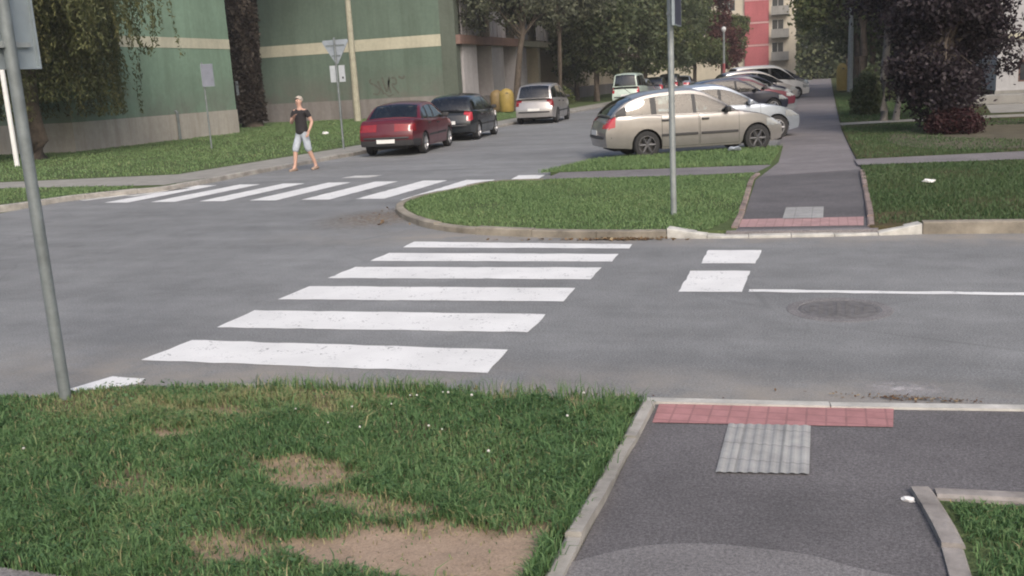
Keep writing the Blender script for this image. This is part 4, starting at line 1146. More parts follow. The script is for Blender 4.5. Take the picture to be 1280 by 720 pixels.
# green block at the street corner, its blank end wall towards the street
ba = empty('apartment_building', (-40, 35, .085), 0, 'green rendered apartment block behind the willow, blank end wall with a cream band', 'building'); ba.location = (0, 0, 0)
A0, A1, AX = 29.5, 40.2, -26.95
m = MB(); end = Wall((AX, A0), (0, 1)); end.holed(m, 0, A1-A0, 1.18, 12.5, []); back = Wall((AX, A1), (-1, 0)); back.holed(m, 0, 45, 1.18, 12.5, [])
fr = Wall((AX-45, A0), (1, 0)); hs = [(45-a-1.6, 45-a, z, z+1.4) for z in (5.2, 8.0, 10.8-.6) for a in (3, 8, 13, 18, 23)]; fr.holed(m, 0, 45, 1.18, 12.5, hs); end2 = Wall((AX-45, A1), (0, -1)); end2.holed(m, 0, A1-A0, 1.18, 12.5, [])
m.build('wall', M['green_wall'], ba)
for h in hs: fr.window(ba, h)
m = MB(); m.prism([(AX-45.03, A0-.03), (AX+.03, A0-.03), (AX+.03, A1+.03), (AX-45.03, A1+.03)], 0, 1.18); m.build('plinth', M['plinth'], ba)
m = MB(); end.box(m, -.012, A1-A0+.012, .0, .012, 3.98, 4.42); fr.box(m, 0, 45, 0, .012, 3.98, 4.42); m.build('cream_band', M['band'], ba)
m = MB(); m.prism([(AX-45.3, A0-.3), (AX+.3, A0-.3), (AX+.3, A1+.3), (AX-45.3, A1+.3)], 12.5, 12.9); m.build('roof', M['roof'], ba)
m = MB(); y_ = A0 + 6.1; m.tube([(AX+.10, y_, .1), (AX+.10, y_, 1.25), (AX+.02, y_, 1.32)], .065, 8); m.build('drainpipe', M['steel_dark'], ba)

# second green block: end wall towards us, street front with loggias
bb = empty('apartment_building', (0, 0, 0), 0, 'green apartment block with graffiti on its end wall and loggias along the street', 'building')
BY, BX, BL = 52.0, -20.1, 62.0
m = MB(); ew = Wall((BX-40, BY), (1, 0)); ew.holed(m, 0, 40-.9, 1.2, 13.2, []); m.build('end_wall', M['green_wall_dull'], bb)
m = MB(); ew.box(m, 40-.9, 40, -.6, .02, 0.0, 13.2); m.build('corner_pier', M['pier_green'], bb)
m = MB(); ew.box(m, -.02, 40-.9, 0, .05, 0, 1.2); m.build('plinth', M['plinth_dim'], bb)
m = MB(); ew.box(m, 0, 40-.9, 0, .014, 3.95, 4.60); m.build('cream_band', M['band'], bb)
m = MB(); m.prism([(BX-40.3, BY-.3), (BX+.3, BY-.3), (BX+.3, BY+BL+.3), (BX-40.3, BY+BL+.3)], 13.2, 13.6); m.build('roof', M['roof'], bb)
sf = Wall((BX, BY), (0, 1))
m = MB(); sf.box(m, .6, BL, -1.9, -1.75, 0, 13.2); m.build('wall', M['cream_wall'], bb)
m = MB(); sf.box(m, .6, BL, -1.7, .0, 0, 1.0)
m.build('plinth', M['plinth_dim'], bb)
for k, z in enumerate((4.0, 6.9, 9.8, 12.7)):
    m = MB(); sf.box(m, .02, 11, -1.7, .28, z, z+.5); m.build('floor_slab', M['rust_slab'] if k == 0 else M['grey_render'], bb)
    m = MB(); sf.box(m, 11.02, BL, -1.7, .18, z+.05, z+.42); m.build('floor_slab', M['band'], bb)
for a in (.9, 5.9, 10.9, 16, 21, 26, 31, 36, 41, 46, 51, 56):
    m = MB(); sf.box(m, a, a+(.5 if a > 11 else 2.3), -1.6, .05, 1.0, 4.0); m.build('pillar', M['lilac_panel'] if a < 11 else M['cream_wall'], bb)
    for z in (4.52, 7.42, 10.32):
        m = MB()
        for q in range(7): sf.box(m, a+.1+q*.42, a+.46+q*.42, -.05, .02 + .03*(q % 2), z, z+(2.3 if a < 6 else 1.05))
        m.build('loggia_panel', M['lilac_panel'], bb)
for a in np.arange(3.4, 58, 2.5):
    for z in (1.5, 4.7, 7.6, 10.5):
        h = (a, a+1.3, z+.3, z+2.0); q = Wall((BX-1.74, BY), (0, 1)); q.window(bb, h, depth=-.05, mull=1)
# graffiti scrawl on the end wall
def scrawl(pts, w):
    m = MB(); P = smooth_line(pts, 6); vs = []; fs = []
    for i, (a, z) in enumerate(P):
        a2, z2 = P[min(i+1, len(P)-1)]; a1, z1 = P[max(i-1, 0)]; l = math.hypot(a2-a1, z2-z1) + 1e-6; nx, nz = -(z2-z1)/l*w/2, (a2-a1)/l*w/2
        vs += [ew.p(a+nx, .006, z+nz), ew.p(a-nx, .006, z-nz)]
    for i in range(len(P)-1): fs.append((2*i, 2*i+1, 2*i+3, 2*i+2))
    return vs, fs
m = MB(); g0 = 40 + ratio_x(462, BY) - BX
for pts, w in (([(.15,2.35),(.05,2.15),(.4,1.95),(.65,1.7),(.5,1.45),(.2,1.5)], .10), ([(.55,2.2),(.75,1.75),(.9,1.45)], .13), ([(.85,2.4),(.95,2.0),(1.1,1.6),(1.3,2.3)], .12), ([(1.3,2.4),(1.25,1.9),(1.35,1.5)], .12),
   ([(1.45,2.35),(1.7,2.3),(1.72,2.0),(1.45,1.95),(1.85,1.45)], .10), ([(1.9,2.4),(2.15,2.3),(2.3,2.42)], .14), ([(.95,1.5),(1.2,1.32),(1.5,1.4)], .08)):
    v, f = scrawl([(g0+a, z) for a, z in pts], w); m.add(v, f)
m.build('graffiti', M['graffiti'], bb)

# tall red and cream block closing the street
bc = empty('apartment_building', (0, 0, 0), 0, 'tall cream apartment block with a red stairwell strip at the end of the street', 'building')
CY = 135.0; X0, X1 = -46.0, -4.2; cw = Wall((X0, CY), (1, 0)); hs = []
xr0, xr1 = ratio_x(931, CY)-X0, ratio_x(961, CY)-X0
cols = [a for a in np.arange(1.2, X1-X0-2, 3.1) if not (xr0-1.8 < a < xr1+.2)]
for z in np.arange(3.4, 26, 2.9):
    for a in cols: hs.append((a, a+1.5, z, z+1.45))
m = MB(); cw.holed(m, 0, X1-X0, 0, 29, hs); Wall((X1, CY), (0, 1)).holed(m, 0, 12, 0, 29, []); m.build('wall', M['cream_wall'], bc)
near = [h for h in hs if h[2] < 17 and h[0] > 18]
for h in hs: cw.window(bc, h, mull=1 if h in near else 0)
m = MB()
for z in np.arange(1.6, 28, 2.9): cw.box(m, xr0, xr1, 0, .35, z+.22, z+2.85)
m.build('red_panel', M['red_wall'], bc)
m = MB()
for z in np.arange(1.6, 28, 2.9): cw.box(m, xr0, xr1, 0, .30, z, z+.2)
m.build('stairwell_slab', simple('pink_slab', (.58, .36, .35), .9), bc)
for z in np.arange(2.6, 26, 2.9):
    m = MB(); cw.box(m, xr1+.35, xr1+2.6, .0, 1.0, z-.1, z+.05); cw.box(m, xr1+.35, xr1+2.6, .92, 1.0, z+.06, z+1.0); m.build('balcony', M['grey_render'], bc)
m = MB(); m.prism([(X0-.3, CY-.4), (X1+.3, CY-.4), (X1+.3, CY+12), (X0-.3, CY+12)], 29, 29.5); m.build('roof', M['roof'], bc)

# white block behind the plum tree
bd = empty('apartment_building', (0, 0, 0), 0, 'white rendered house corner with brown barred windows behind the plum tree', 'building')
DX, DY = ratio_x(1247, 41.5), 41.5; dw = Wall((DX, DY), (1, 0))
hs = [(1.1+k*3.4, 1.1+k*3.4+1.6, z, z+1.5) for k in range(5) for z in (3.3, 6.2, 9.1)]; lo = [(.75+k*3.4, .75+k*3.4+1.7, .75, 1.55) for k in range(5)]
m = MB(); dw.holed(m, 0, 22, .45, 12, hs+lo); Wall((DX, DY+14), (0, -1)).holed(m, 0, 14, .45, 12, []); m.build('wall', M['white_wall'], bd)
for h in hs: dw.window(bd, h)
for h in lo: dw.window(bd, h, frame='frame_brown', mull=4, depth=.08)
m = MB(); dw.box(m, -.04, 22, -.02, .06, 0, .45); m.build('plinth', M['grey_render'], bd)
m = MB(); dw.box(m, -.06, 22, .0, .07, 2.35, 2.55); m.build('ledge', M['band'], bd)
m = MB(); m.prism([(DX-.3, DY-.3), (DX+22, DY-.3), (DX+22, DY+14), (DX-.3, DY+14)], 12, 12.4); m.build('roof', M['roof'], bd)
m = MB(); m.box(DX-1.6, DX+6, DY-3.4, DY-2.6, .09, .42); m.box(DX-1.6, DX-1.0, DY-2.6, DY-.8, .09, .42)
props(m.build('low_wall', M['grey_render'], bevel=.03), 'low grey concrete wall in front of the white house corner', 'wall')

# ------------------------------------------------------------------ poles, signs, containers
def post(name, loc, h, r, mat, label, cat='post', group=None):
    root = empty(name, loc, 0, label, cat, group); m = MB(); m.tube([(0, 0, -.05), (0, 0, h*.5), (0, 0, h)], r, 14)
    m.lathe([(r, h), (r*.7, h+.012), (.001, h+.015)], 14); m.build('pole', mat, root, smooth=40)
    return root

def panel(name, root, cx, cy, z0, z1, w, normal, mats, th=.02, off=0.0, rimmed=True):
    """a sheet sign with a folded rim, its face along the given normal"""
    n = Vector((normal[0], normal[1], 0)).normalized(); t = Vector((-n.y, n.x, 0)); c = Vector((cx, cy, 0)) + n*off
    def bx(m, a0, a1, o0, o1, za, zb, mi=0):
        vs = [tuple(c + t*a + n*o + Vector((0, 0, z))) for z in (za, zb) for a, o in ((a0, o0), (a1, o0), (a1, o1), (a0, o1))]
        m.add(vs, [(0,3,2,1),(4,5,6,7),(0,1,5,4),(1,2,6,5),(2,3,7,6),(3,0,4,7)], mi)
    m = MB(); bx(m, -w/2, w/2, -.004, .0, z0, z1, 0)
    o = m.build(name, mats[0], root)
    m = MB(); bx(m, -w/2+.012, w/2-.012, .001, .005, z0+.012, z1-.012); m.build('face', mats[1], o)
    if rimmed:
        m = MB()
        for q in ((-w/2, w/2, z0, z0+.012), (-w/2, w/2, z1-.012, z1), (-w/2, -w/2+.012, z0+.012, z1-.012), (w/2-.012, w/2, z0+.012, z1-.012)): bx(m, q[0], q[1], -.03, .006, q[2], q[3])
        m.build('rim', mats[0], o)
    return o, bx

# near sign post on the verge, aluminium back of the sign towards us
sp = post('sign_post', (-4.56, 4.59, .0), 3.15, .036, M['steel_dark'], 'grey steel sign post at the near verge kerb carrying a grey sheet sign', 'sign')
o_, bx = panel('sign_panel', sp, 0, 0, 2.07, 2.73, .44, (-1, .15), (M['sign_back'], M['blue']), off=.062)
m = MB()
for z in (2.21, 2.57):
    m = MB(); bx(m, -.17, .17, -.028, -.004, z-.014, z+.014); bx(m, -.05, .05, -.075, -.028, z-.018, z+.018)
    m.build('bracket', M['steel'], o_)

# post on the island with a blue crossing sign seen edge-on
ip = post('sign_post', (-1.88, 12.14, .085), 3.3, .038, M['steel'], 'slim grey post on the grass island with a blue sign turned edge-on', 'sign')
o_, bx = panel('sign_panel', ip, 0, 0, 2.30, 2.98, .62, (1, .02), (M['sign_back'], M['blue']), off=.09)
m = MB()
for z in (2.45, 2.85):
    m = MB(); bx(m, -.05, .05, -.13, -.004, z-.015, z+.015)
    m.build('bracket', M['steel'], o_)

# give-way sign seen from behind with two plates under it
gy = post('sign_post', (ratio_x(423, 26.2), 26.2, .09), 3.25, .032, M['steel_dark'], 'give-way sign seen from behind above two pale plates, beside the yellowish pole', 'sign')
m = MB()
w = .40
m.add([(-w, 0, 3.2), (w, 0, 3.2), (w+.03, 0, 3.14), (.03, 0, 2.50), (-.03, 0, 2.50), (-w-.03, 0, 3.14), (-w, .02, 3.2), (w, .02, 3.2), (w+.03, .02, 3.14), (.03, .02, 2.50), (-.03, .02, 2.50), (-w-.03, .02, 3.14)],
      [(0,1,2,3,4,5), (11,10,9,8,7,6)] + [(i, (i+1) % 6, 6+(i+1) % 6, 6+i) for i in range(6)])
tri = m.build('sign_triangle', M['sign_pale'], gy); tri.location = (0, .045, 0)
for wb_, z in ((.30, 3.02), (.14, 2.72)): m = MB(); m.box(-wb_, wb_, -.014, -.002, z, z+.04); m.build('bracket', M['steel_dark'], tri)
for sx in (-.145, .145):
    m = MB(); m.box(sx-.10, sx+.10, .036, .05, 1.98, 2.46); pl = m.build('plate', M['plate_grey'], gy)
    if sx > 0: m = MB(); m.box(sx+.0, sx+.05, .026, .0355, 2.07, 2.13); m.build('clip', M['black_trim'], pl)

# sign by the first green block
ls = post('sign_post', (ratio_x(257, 28.5), 28.5, .085), 2.9, .03, M['steel_dark'], 'thin sign post on the lawn before the plinth of the first green block', 'sign')
panel('sign_panel', ls, .20, 0, 2.1, 2.85, .44, (.15, -1), (M['sign_back'], M['sign_lilac']), off=.05)

up = empty('utility_pole', (ratio_x(444, 48.5), 48.5, .085), 0, 'tall yellowish concrete pole before the end wall with graffiti', 'pole')
m = MB(); m.tube([(0, 0, -.05), (0, 0, 4), (0, 0, 9.5)], [.20, .17, .12], 12); m.build('pole', M['pole_concrete'], up, smooth=40)
m = MB(); m.tube([(0, 0, 9.4), (.3, -.3, 9.9), (1.2, -1.0, 10.1)], .04, 6); m.build('bracket', M['steel'], up)
m = MB(); m.box(1.05, 1.55, -1.15, -.95, 10.02, 10.14); m.build('lamp_head', M['sign_pale'], up, bevel=.03)

wp = post('marker_pole', (ratio_x(10, 23.2), 23.2, .085), 4.4, .075, M['white_plastic'], 'white painted pole on the lawn beside the willow trunk', 'pole')

def lamp(u, Y, h, r, label, red=False, grp='street lamps along the car park'):
    root = empty('street_lamp', (ratio_x(u, Y), Y, .07), 0, label, 'street lamp', grp)
    m = MB(); m.tube([(0, 0, -.05), (0, 0, h*.45)], [r*1.35, r*1.2], 10); m.build('base', M['red_wall'] if red else M['steel'], root, smooth=40)
    m = MB(); m.tube([(0, 0, h*.45), (0, 0, h-.3)], [r, r*.8], 10); m.build('pole', M['steel'], root, smooth=40)
    m = MB(); m.lathe([(.06, h-.3), (.15, h-.22), (.18, h-.06), (.13, h+.06), (.001, h+.1)], 14); m.build('lamp_head', M['white_plastic'], root, smooth=50)
    return root
lamp(905, 76, 4.75, .09, 'short street lamp with a white head and red-painted foot among the parked cars', True)
lamp(1063, 62, 8.5, .12, 'tall grey street lamp beside the footpath behind the yellow container')

def container(loc, rz, mat, label, sc=(1, 1, 1)):
    root = empty('recycling_container', loc, rz, label, 'container', 'yellow recycling containers'); root.scale = sc
    m = MB(); m.lathe([(.50, .06), (.56, .14), (.60, 1.05), (.58, 1.12)], 20); m.build('body', mat, root, smooth=40)
    m = MB(); m.lathe([(.60, 1.12), (.60, 1.17), (.50, 1.42), (.24, 1.58), (.001, 1.62)], 20); lid = m.build('lid', mat, root, smooth=40)
    m = MB(); m.tube([(-.06, 0, 1.6), (-.06, 0, 1.70), (.06, 0, 1.70), (.06, 0, 1.6)], .018, 6); m.build('lifting_ring', M['steel_dark'], lid)
    m = MB(); m.lathe([(.13, -.585), (.13, -.555), (.001, -.55)], 14, 'y', c=(0, 0, 1.22)); m.build('opening', M['black_trim'], lid)
    return root
container((ratio_x(1053, 63), 63, .085), .2, M['yellow'], 'narrow yellow container on the lawn beside the footpath', (.56, .56, 1.05))
container((ratio_x(632, 51.5), 51.5, .09), .4, M['yellow'], 'ochre-yellow container standing by the leaning tree beyond the black hatchback', (.7, .7, .82))
container((ratio_x(620, 53.0), 53.0, .09), 1.1, M['ochre'], 'faded brown-yellow container half hidden behind the black hatchback', (.68, .68, .78))

# ------------------------------------------------------------------ trees
def tree(name, loc, label, clumps, trunk_pts, trunk_r, n, leaf, mat, bark='bark', spread=1.0, group=None, droop=.1, limbs=True, gap=.0, seed=0, cat='tree', stems=()):
    """clumps: (x, y, z, rx, ry, rz) ellipsoids; leaves lie in many small sprays through each of them"""
    r = np.random.default_rng(100 + seed)
    root = empty(name, loc, 0, label, cat, group)
    m = MB(); m.tube(trunk_pts, trunk_r, 12)
    for st_ in stems: m.tube(st_, [.11, .08, .07, .05][:len(st_)], 10)
    topv = Vector(trunk_pts[-1])
    if limbs:
        for c in clumps:
            b = Vector(trunk_pts[-1]).lerp(Vector(trunk_pts[max(0, len(trunk_pts)-2)]), random.uniform(0, .5)); e = Vector(c[:3]); k = b.lerp(e, .5) + Vector((random.uniform(-.2, .2), random.uniform(-.2, .2), random.uniform(.0, .35)))
            r0 = trunk_r[-1]*.6
            m.tube([tuple(b), tuple(k), tuple(e)], [r0, r0*.6, r0*.25], 6)
            for q in range(4):
                d = Vector((random.uniform(-1, 1)*c[3], random.uniform(-1, 1)*c[4], random.uniform(-.4, .9)*c[5]))*.8
                s = k.lerp(e, random.uniform(.2, 1)); m.tube([tuple(s), tuple(s + d*.5 + Vector((0, 0, .1))), tuple(e + d)], [r0*.3, r0*.18, r0*.06], 5)
    m.build('trunk', M[bark], root, smooth=60)
    vol = np.array([c[3]*c[4]*c[5] for c in clumps])**.75; vol /= vol.sum(); P = []; T = []
    for c, v in zip(clumps, vol):
        k = max(60, int(n*v)); ns = max(8, k//28)
        d = r.normal(size=(ns, 3)); d /= np.linalg.norm(d, axis=1)[:, None]; rad = r.uniform(.25, 1.06, ns)**.55
        sc = d*rad[:, None]*np.array(c[3:6]) + np.array(c[:3])
        if gap: sc = sc[r.random(ns) > gap]
        tn = r.normal(.45, .16, len(sc)) + .1*d[:len(sc), 2]*0
        idx = r.integers(0, len(sc), k); s = min(c[3:6])*.19*spread + .07
        P.append(sc[idx] + r.normal(size=(k, 3))*np.array([s, s, s*.75])); T.append(np.clip(tn[idx] + r.normal(0, .13, k), 0, 1))
    P = np.concatenate(P); T = np.concatenate(T); k = P[:, 2] > .05
    leaf_cloud('crown', P[k], r.uniform(leaf*.65, leaf*1.25, k.sum()), .55, T[k], M[mat], root, droop=droop)
    return root
def blob(n, R, zc, rz, s, cx=0, cy=0, sd=1):
    r = random.Random(sd); out = []
    for _ in range(n):
        a = r.uniform(0, 6.283); q = r.uniform(.15, .85)
        out.append((cx + R*q*math.cos(a), cy + R*q*math.sin(a), zc + r.uniform(-1, 1)*rz, s*r.uniform(.75, 1.2), s*r.uniform(.75, 1.2), s*r.uniform(.6, 1.0)))
    return out

# willow with hanging strands
def willow(loc, label):
    r = np.random.default_rng(31); root = empty('willow_tree', loc, 0, label, 'tree')
    m = MB(); m.tube([(0, 0, -.1), (.05, 0, .6), (-.1, .1, 2.4), (.1, .1, 4.2), (.0, .2, 5.5)], [.46, .36, .31, .26, .16], 12)
    P = []; T = []
    for k in range(58):
        a = r.uniform(0, 6.283); R = r.uniform(.8, 4.5); h = 7.8 - .12*R*R*.75 + r.normal(0, .35)
        b = Vector((.0, .15, r.uniform(3.8, 5.4))); e = Vector((R*math.cos(a), R*math.sin(a), h)); mid = b.lerp(e, .5) + Vector((0, 0, .9))
        if k < 20: m.tube([tuple(b), tuple(mid), tuple(e)], [.10, .06, .02], 5)
        for q in range(18):
            o = np.array(e) + np.array([r.normal(0, .42), r.normal(0, .42), r.normal(0, .3)]); L = r.uniform(1.6, 5.2)*(1.0 if R > 2 else .75)
            if o[0] < 2.2: L *= 1.35
            if o[0] > 1.4: L = min(L, o[2] - r.uniform(3.0, 5.6))
            L = min(L, o[2]-1.3)
            if L < .5: continue
            n = int(L*30); t = np.sort(r.random(n)); sway = r.normal(0, .18, 2)
            p = np.stack([o[0] + sway[0]*t*t + r.normal(0, .045, n), o[1] + sway[1]*t*t + r.normal(0, .045, n), o[2] - L*t], 1)
            P.append(p); T.append(np.clip(r.normal(.45, .18) + r.normal(0, .12, n) + .1*(q % 3 - 1), 0, 1))
    # dense inner foliage
    n = 7000; d = r.normal(size=(n, 3)); d /= np.linalg.norm(d, axis=1)[:, None]; p = d*(r.random(n)**.4)[:, None]*np.array([4.6, 4.6, 1.9]) + np.array([0, 0, 7.2]); P.append(p); T.append(np.clip(r.normal(.4, .2, n), 0, 1))
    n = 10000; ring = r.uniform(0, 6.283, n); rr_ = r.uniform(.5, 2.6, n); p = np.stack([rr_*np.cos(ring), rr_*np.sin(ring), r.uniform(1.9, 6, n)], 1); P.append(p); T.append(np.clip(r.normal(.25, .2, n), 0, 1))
    m.build('trunk', M['bark'], root, smooth=60)
    P = np.concatenate(P); T = np.concatenate(T)
    leaf_cloud('crown', P, r.uniform(.10, .2, len(P)), .30, T, M['willow'], root, droop=1.6)
willow((ratio_x(38, 26.2), 26.2, .085), 'weeping willow with hanging olive strands in front of the first green block')

# big dark trunk between the two green blocks
tx = ratio_x(312, 46.5)
root = empty('old_tree', (tx, 46.5, .085), 0, 'huge dark ivy-grown trunk standing between the two green blocks', 'tree')
m = MB(); m.tube([(0, 0, -.1), (.0, 0, .7), (-.02, 0, 3), (.0, 0, 6), (.1, 0, 9.5)], [.70, .62, .62, .70, .75], 18); m.build('trunk', M['bark'], root, smooth=60)
n = 15000; a = rng.uniform(0, 6.283, n); z = rng.uniform(.3, 9.5, n); rr_ = .62 + .06*np.sin(a*3+z) + np.abs(rng.normal(0, .07, n)) + .012*z
leaf_cloud('ivy', np.stack([rr_*np.cos(a), rr_*np.sin(a), z], 1), rng.uniform(.1, .2, n), .8, np.clip(.4 + .3*np.sin(a*4+z*1.3) + rng.normal(0, .2, n), 0, 1), M['ivy'], root, droop=.4)
m = MB(); m.prism([(-.30, -.775), (-.13, -.80), (-.13, -.785), (-.30, -.76)], 1.75, 2.5); m.build('paper_notice', M['sign_pale'], root)
P = np.concatenate([rng.normal(size=(5000, 3))*np.array([1.4, 1.4, 1.2]) + np.array(c) for c in ((0, 0, 11.5), (1.5, .5, 12.5), (-1.6, 0, 12.2))])
leaf_cloud('crown', P, rng.uniform(.12, .25, len(P)), .6, rng.random(len(P)), M['dark_leaf'], root)

tree('street_tree', (ratio_x(644, 54), 54, .085), 'leaning street tree with a thin grey-green crown beside the silver people carrier',
     blob(9, 2.6, 6.6, 1.3, 1.25, -.2, 0, 3) + blob(7, 2.8, 9.2, 1.2, 1.5, .3, 0, 4) + [(-2.3, -.2, 5.6, 1.1, 1.0, .9), (2.4, .3, 5.7, 1.2, 1.0, .8)], [(0, 0, -.1), (.12, 0, 1.5), (.35, 0, 3.2), (.65, 0, 4.6)], [.27, .2, .17, .13], 15000, .24, 'olive', gap=.15, seed=1)
tree('street_tree', (ratio_x(700, 61), 61, .085), 'taller pale-leaved street tree behind the leaning one',
     blob(10, 2.7, 7.4, 1.8, 1.4, 0, 0, 5) + blob(6, 2.2, 10, 1, 1.5, 0, 0, 6), [(0, 0, -.1), (0, 0, 2.5), (.1, 0, 5)], [.2, .16, .12], 13000, .26, 'olive', gap=.2, seed=2)
rowg = 'trees along the far pavement'
for i, (u, Y, R, lo_, mt, lb) in enumerate([(745, 66, 2.3, 2.6, 'dark_leaf', 'dark dense tree overhanging the pale green-white van'), (775, 74, 2.8, 2.6, 'dark_leaf', 'dark round tree next after the one over the pale van'),
     (806, 80, 2.8, 2.5, 'mid_leaf', 'brownish-green tree behind the blue crossing sign post'), (836, 88, 3.0, 2.8, 'dark_leaf', 'deep green tree showing to the side of the blue sign'), (868, 97, 3.0, 3.2, 'mid_leaf', 'lighter green tree with wall showing through its crown'),
     (720, 71, 2.0, 2.4, 'dark_leaf', 'low dark tree against the loggia front')]):
    tree('street_tree', (ratio_x(u, Y), Y, .085), lb, blob(10, R, 4.6, 1.8, 1.45, 0, 0, 20+i) + blob(9, R*.9, 7.6, 1.6, 1.6, 0, 0, 40+i) + blob(5, R*.7, 10.6, 1, 1.6, 0, 0, 60+i) + blob(5, R*.9, lo_, .4, 1.0, 0, 0, 80+i),
         [(0, 0, -.1), (.05, 0, 2), (0, 0, 4.4)], [.24, .19, .14], 17000, .30, mt, group=rowg, seed=3+i)
tree('red_plum_tree', (ratio_x(903, 104), 104, .085), 'reddish-leaved tree beside the red stairwell strip', blob(10, 1.5, 6, 3.2, 1.45, 0, 0, 7) + blob(6, 1.1, 11, 1.5, 1.3, 0, 0, 8), [(0, 0, -.1), (0, 0, 2.5), (0, 0, 5)], [.2, .16, .1], 14000, .32, 'red_leaf', seed=12)
tree('street_tree', (ratio_x(921, 112), 112, .085), 'slender tree with gaps in front of the cream wall and red strip', blob(8, .9, 5.5, 3, 1.1, 0, 0, 9), [(0, 0, -.1), (0, 0, 2.5), (0, 0, 5)], [.2, .16, .1], 6500, .3, 'mid_leaf', gap=.25, seed=13)
# right-hand side
rg = 'trees along the lawn side of the footpath'
for i, (u, Y, R, zlo, mt, lb) in enumerate([(1070, 66, 2.6, 4.0, 'mid_leaf', 'olive-green tree overhanging the footpath above the yellow container'), (1078, 52, 2.0, 3.4, 'mid_leaf', 'brown-green tree behind the thin grey trunk'),
     (1060, 80, 2.8, 3.2, 'dark_leaf', 'dark tree closing the view behind the tall street lamp'), (1090, 68, 3.4, 2.2, 'dark_leaf', 'dark tree far behind the thin grey trunk'), (1150, 58, 4.0, 1.6, 'dark_leaf', 'dark broad tree behind the plum tree'), (1215, 66, 4.5, 2.0, 'dark_leaf', 'tall dark tree behind the white house corner')]):
    tree('lawn_tree', (ratio_x(u, Y), Y, .085), lb, blob(11, R, zlo+2.2, 1.6, 1.4, -1.5 if i == 0 else 0, 0, 120+i) + blob(9, R, zlo+5.2, 1.5, 1.6, -1.5 if i == 0 else 0, 0, 140+i) + blob(6, R*.8, zlo+8, 1, 1.6, 0, 0, 160+i),
         [(0, 0, -.1), (.05, 0, 2), (0, 0, 4)], [.26, .2, .15], 17000, .28, mt, group=rg, seed=20+i)
tree('plum_tree', (1.48, 30.7, .085), 'purple-leaved tree with a thin pale grey trunk at the edge of the lawn', blob(10, 1.2, 4.6, 1.1, .85, .3, .3, 170) + blob(8, 1.5, 6.6, 1, 1.1, .2, 0, 171) + blob(12, .9, 2.3, .9, .6, 1.35, .5, 172), [(0, 0, -.1), (0, .02, .3), (-.04, 0, 1.2), (.03, 0, 2.2), (.05, 0, 3.6)], [.17, .115, .10, .095, .08], 30000, .13, 'plum', 'bark_grey', seed=30, stems=[[(.30, -.1, -.1), (.38, -.1, .5), (.52, -.05, 1.5), (.62, 0, 3.0)]])
tree('plum_tree', (ratio_x(1183, 25.4), 25.4, .085), 'big dark purple plum tree on the bare soil in front of the white house', blob(22, 1.15, 2.3, 1.1, .68, 0, .1, 180) + blob(22, 1.05, 4.3, 1.3, .75, -.1, .1, 181) + blob(10, 1.2, 6.3, .9, .9, -.1, 0, 182) + blob(16, 1.15, 1.15, .5, .52, -.1, .1, 183), [(0, 0, -.1), (.02, 0, .4), (-.03, 0, 1.2), (.02, 0, 2.4)], [.2, .14, .12, .10], 70000, .115, 'plum', seed=31)
tree('plum_tree', (3.1, 31.0, .085), 'second dark plum tree standing behind the big one', blob(16, 1.7, 2.9, 1.4, .85, 0, 0, 190) + blob(14, 1.9, 5.2, 1.2, 1.1, 0, 0, 191) + blob(8, 1.6, 7.2, .8, 1.2, 0, 0, 192), [(0, 0, -.1), (0, 0, 1.2), (0, 0, 2.6)], [.2, .15, .11], 30000, .15, 'plum', seed=32)
tree('lawn_tree', (ratio_x(1300, 27), 27, .085), 'green tree whose branch hangs down in front of the white house', blob(8, 1.4, 6.0, .9, .9, -.3, 0, 200) + [(-1.3, 0, 4.35, .5, .5, .7)], [(0, 0, -.1), (0, 0, 2.2), (0, 0, 4.6)], [.2, .15, .11], 9000, .13, 'dark_leaf', seed=33)
def shrub(name, loc, R, H, n, leaf, mat, label, seed, cat='shrub', group=None):
    r = np.random.default_rng(seed); root = empty(name, loc, 0, label, cat, group)
    m = MB()
    for k in range(9):
        a = k*.7+seed; m.tube([(0, 0, -.05), (R*.3*math.cos(a), R*.3*math.sin(a), H*.45), (R*.7*math.cos(a), R*.7*math.sin(a), H*.8)], [.03, .02, .008], 5)
    m.build('stems', M['bark'], root)
    ns = n//22; d = r.normal(size=(ns, 3)); d /= np.linalg.norm(d, axis=1)[:, None]; d[:, 2] = np.abs(d[:, 2])*1.0; c = d*(r.uniform(.3, 1, ns)**.5)[:, None]*np.array([R, R, H*.92]) + np.array([0, 0, .08])
    i = r.integers(0, ns, n); tn = r.normal(.45, .18, ns)
    leaf_cloud('foliage', c[i] + r.normal(size=(n, 3))*R*.11, r.uniform(leaf*.7, leaf*1.3, n), .6, np.clip(tn[i] + r.normal(0, .12, n), 0, 1), M[mat], root)
shrub('shrub', (ratio_x(1083, 34.5), 34.5, .085), .47, 1.45, 7000, .10, 'dark_leaf', 'dark green rounded shrub on the lawn before the thin grey trunk', 5)
shrub('shrub', (2.72, 24.7, .09), .62, .5, 6500, .07, 'deep_red', 'low dark red shrub at the foot of the big plum tree', 6)
shrub('shrub', (ratio_x(1096, 47), 47, .085), .8, 1.6, 5000, .16, 'dark_leaf', 'dark shrub between the thin grey trunk and the tall lamp', 8)
shrub('shrub', (-1.75, 31.0, .03), .42, .55, 2500, .07, 'mid_leaf', 'small green bush at the footpath edge beyond the silver-blue hatchback', 9)
shrub('shrub', (ratio_x(1290, 47), 33.0, .085), 1.0, .8, 3000, .1, 'dark_leaf', 'low shrub by the paving outside the white house', 10)
shrub('shrub', (ratio_x(733, 70), 62, .085), 1.0, 1.2, 4000, .16, 'mid_leaf', 'green shrub at the pavement edge before the pale van', 11)
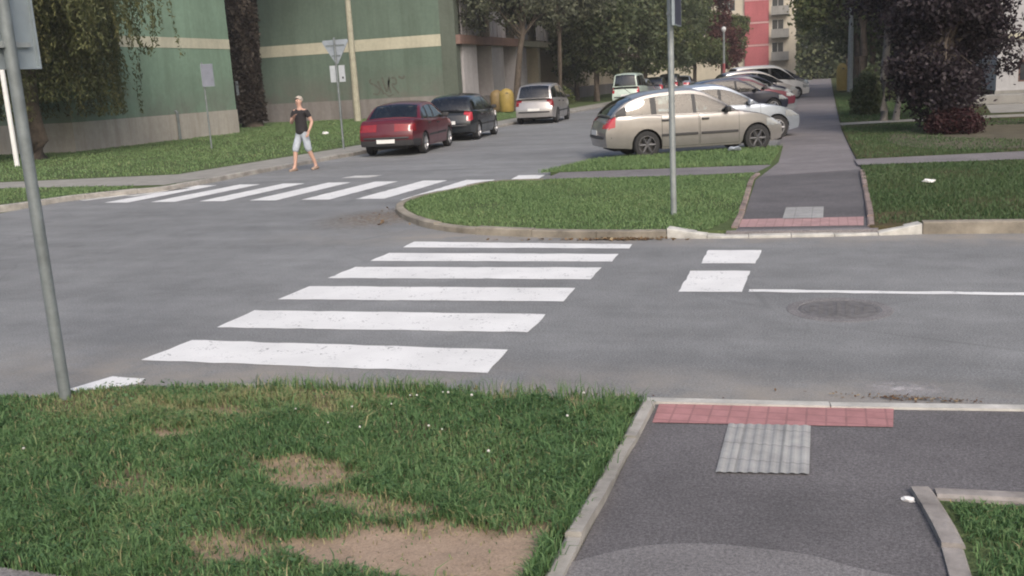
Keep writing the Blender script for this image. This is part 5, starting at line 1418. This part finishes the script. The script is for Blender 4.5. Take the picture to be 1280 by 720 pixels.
# far-off wood that closes the view
n = 110000; P = np.concatenate([np.stack([rng.uniform(-4, 90, n//2), rng.uniform(150, 175, n//2), rng.uniform(.3, 1, n//2)**.8*18], 1), np.stack([rng.uniform(-4, 40, n//2), rng.uniform(118, 130, n//2), rng.uniform(.0, 1, n//2)**.9*9], 1)])
o = leaf_cloud('distant_trees', P, rng.uniform(.3, .65, len(P)), .7, rng.random(len(P)), M['dark_leaf'], kind='stuff'); props(o, 'far-off belt of dark trees closing the view past the footpath', 'trees')

# ------------------------------------------------------------------ air
m = MB(); m.box(-430, 430, -70, 710, -1.1, 34)  # haze volume added to lift the blacks
hm = bpy.data.materials.new('air'); hm.use_nodes = True; hm.node_tree.nodes.clear()
vo = hm.node_tree.nodes.new('ShaderNodeVolumePrincipled'); vo.inputs['Color'].default_value = (.86, .87, .88, 1); vo.inputs['Density'].default_value = .0007
hm.node_tree.links.new(vo.outputs[0], hm.node_tree.nodes.new('ShaderNodeOutputMaterial').inputs['Volume'])
props(m.build('haze', hm), 'thin pale haze over the whole street, added to lift the dark tones', 'haze', kind='stuff')

# ------------------------------------------------------------------ light
w = bpy.data.worlds.new('World'); S.world = w; w.use_nodes = True; nt = w.node_tree
sky = nt.nodes.new('ShaderNodeTexSky'); sky.sky_type = 'NISHITA'; sky.sun_disc = False
EL, AZ = 40, 148
sky.sun_elevation = R_(EL); sky.sun_rotation = R_(AZ); sky.air_density = 1.0; sky.dust_density = 5.0; sky.ozone_density = .6
nt.links.new(sky.outputs[0], nt.nodes['Background'].inputs['Color']); nt.nodes['Background'].inputs['Strength'].default_value = .148
sd = bpy.data.lights.new('sun', 'SUN'); so = bpy.data.objects.new('sun', sd); COL.objects.link(so)
sd.energy = 1.08; sd.angle = R_(18); sd.color = (1, .985, .965)
dirv = Vector((math.sin(R_(AZ))*math.cos(R_(EL)), math.cos(R_(AZ))*math.cos(R_(EL)), math.sin(R_(EL))))
so.rotation_euler = dirv.to_track_quat('Z', 'Y').to_euler(); so.location = (0, 0, 30)

S.view_settings.view_transform = 'Standard'; S.view_settings.look = 'None'; S.view_settings.exposure = .33; S.view_settings.gamma = 1
S.view_settings.use_curve_mapping = False
S.render.engine = 'CYCLES'
S.cycles.use_denoising = True
S.cycles.max_bounces = 6; S.cycles.transparent_max_bounces = 12
S.cycles.pixel_filter_type = 'BLACKMAN_HARRIS'; S.cycles.filter_width = 2.0
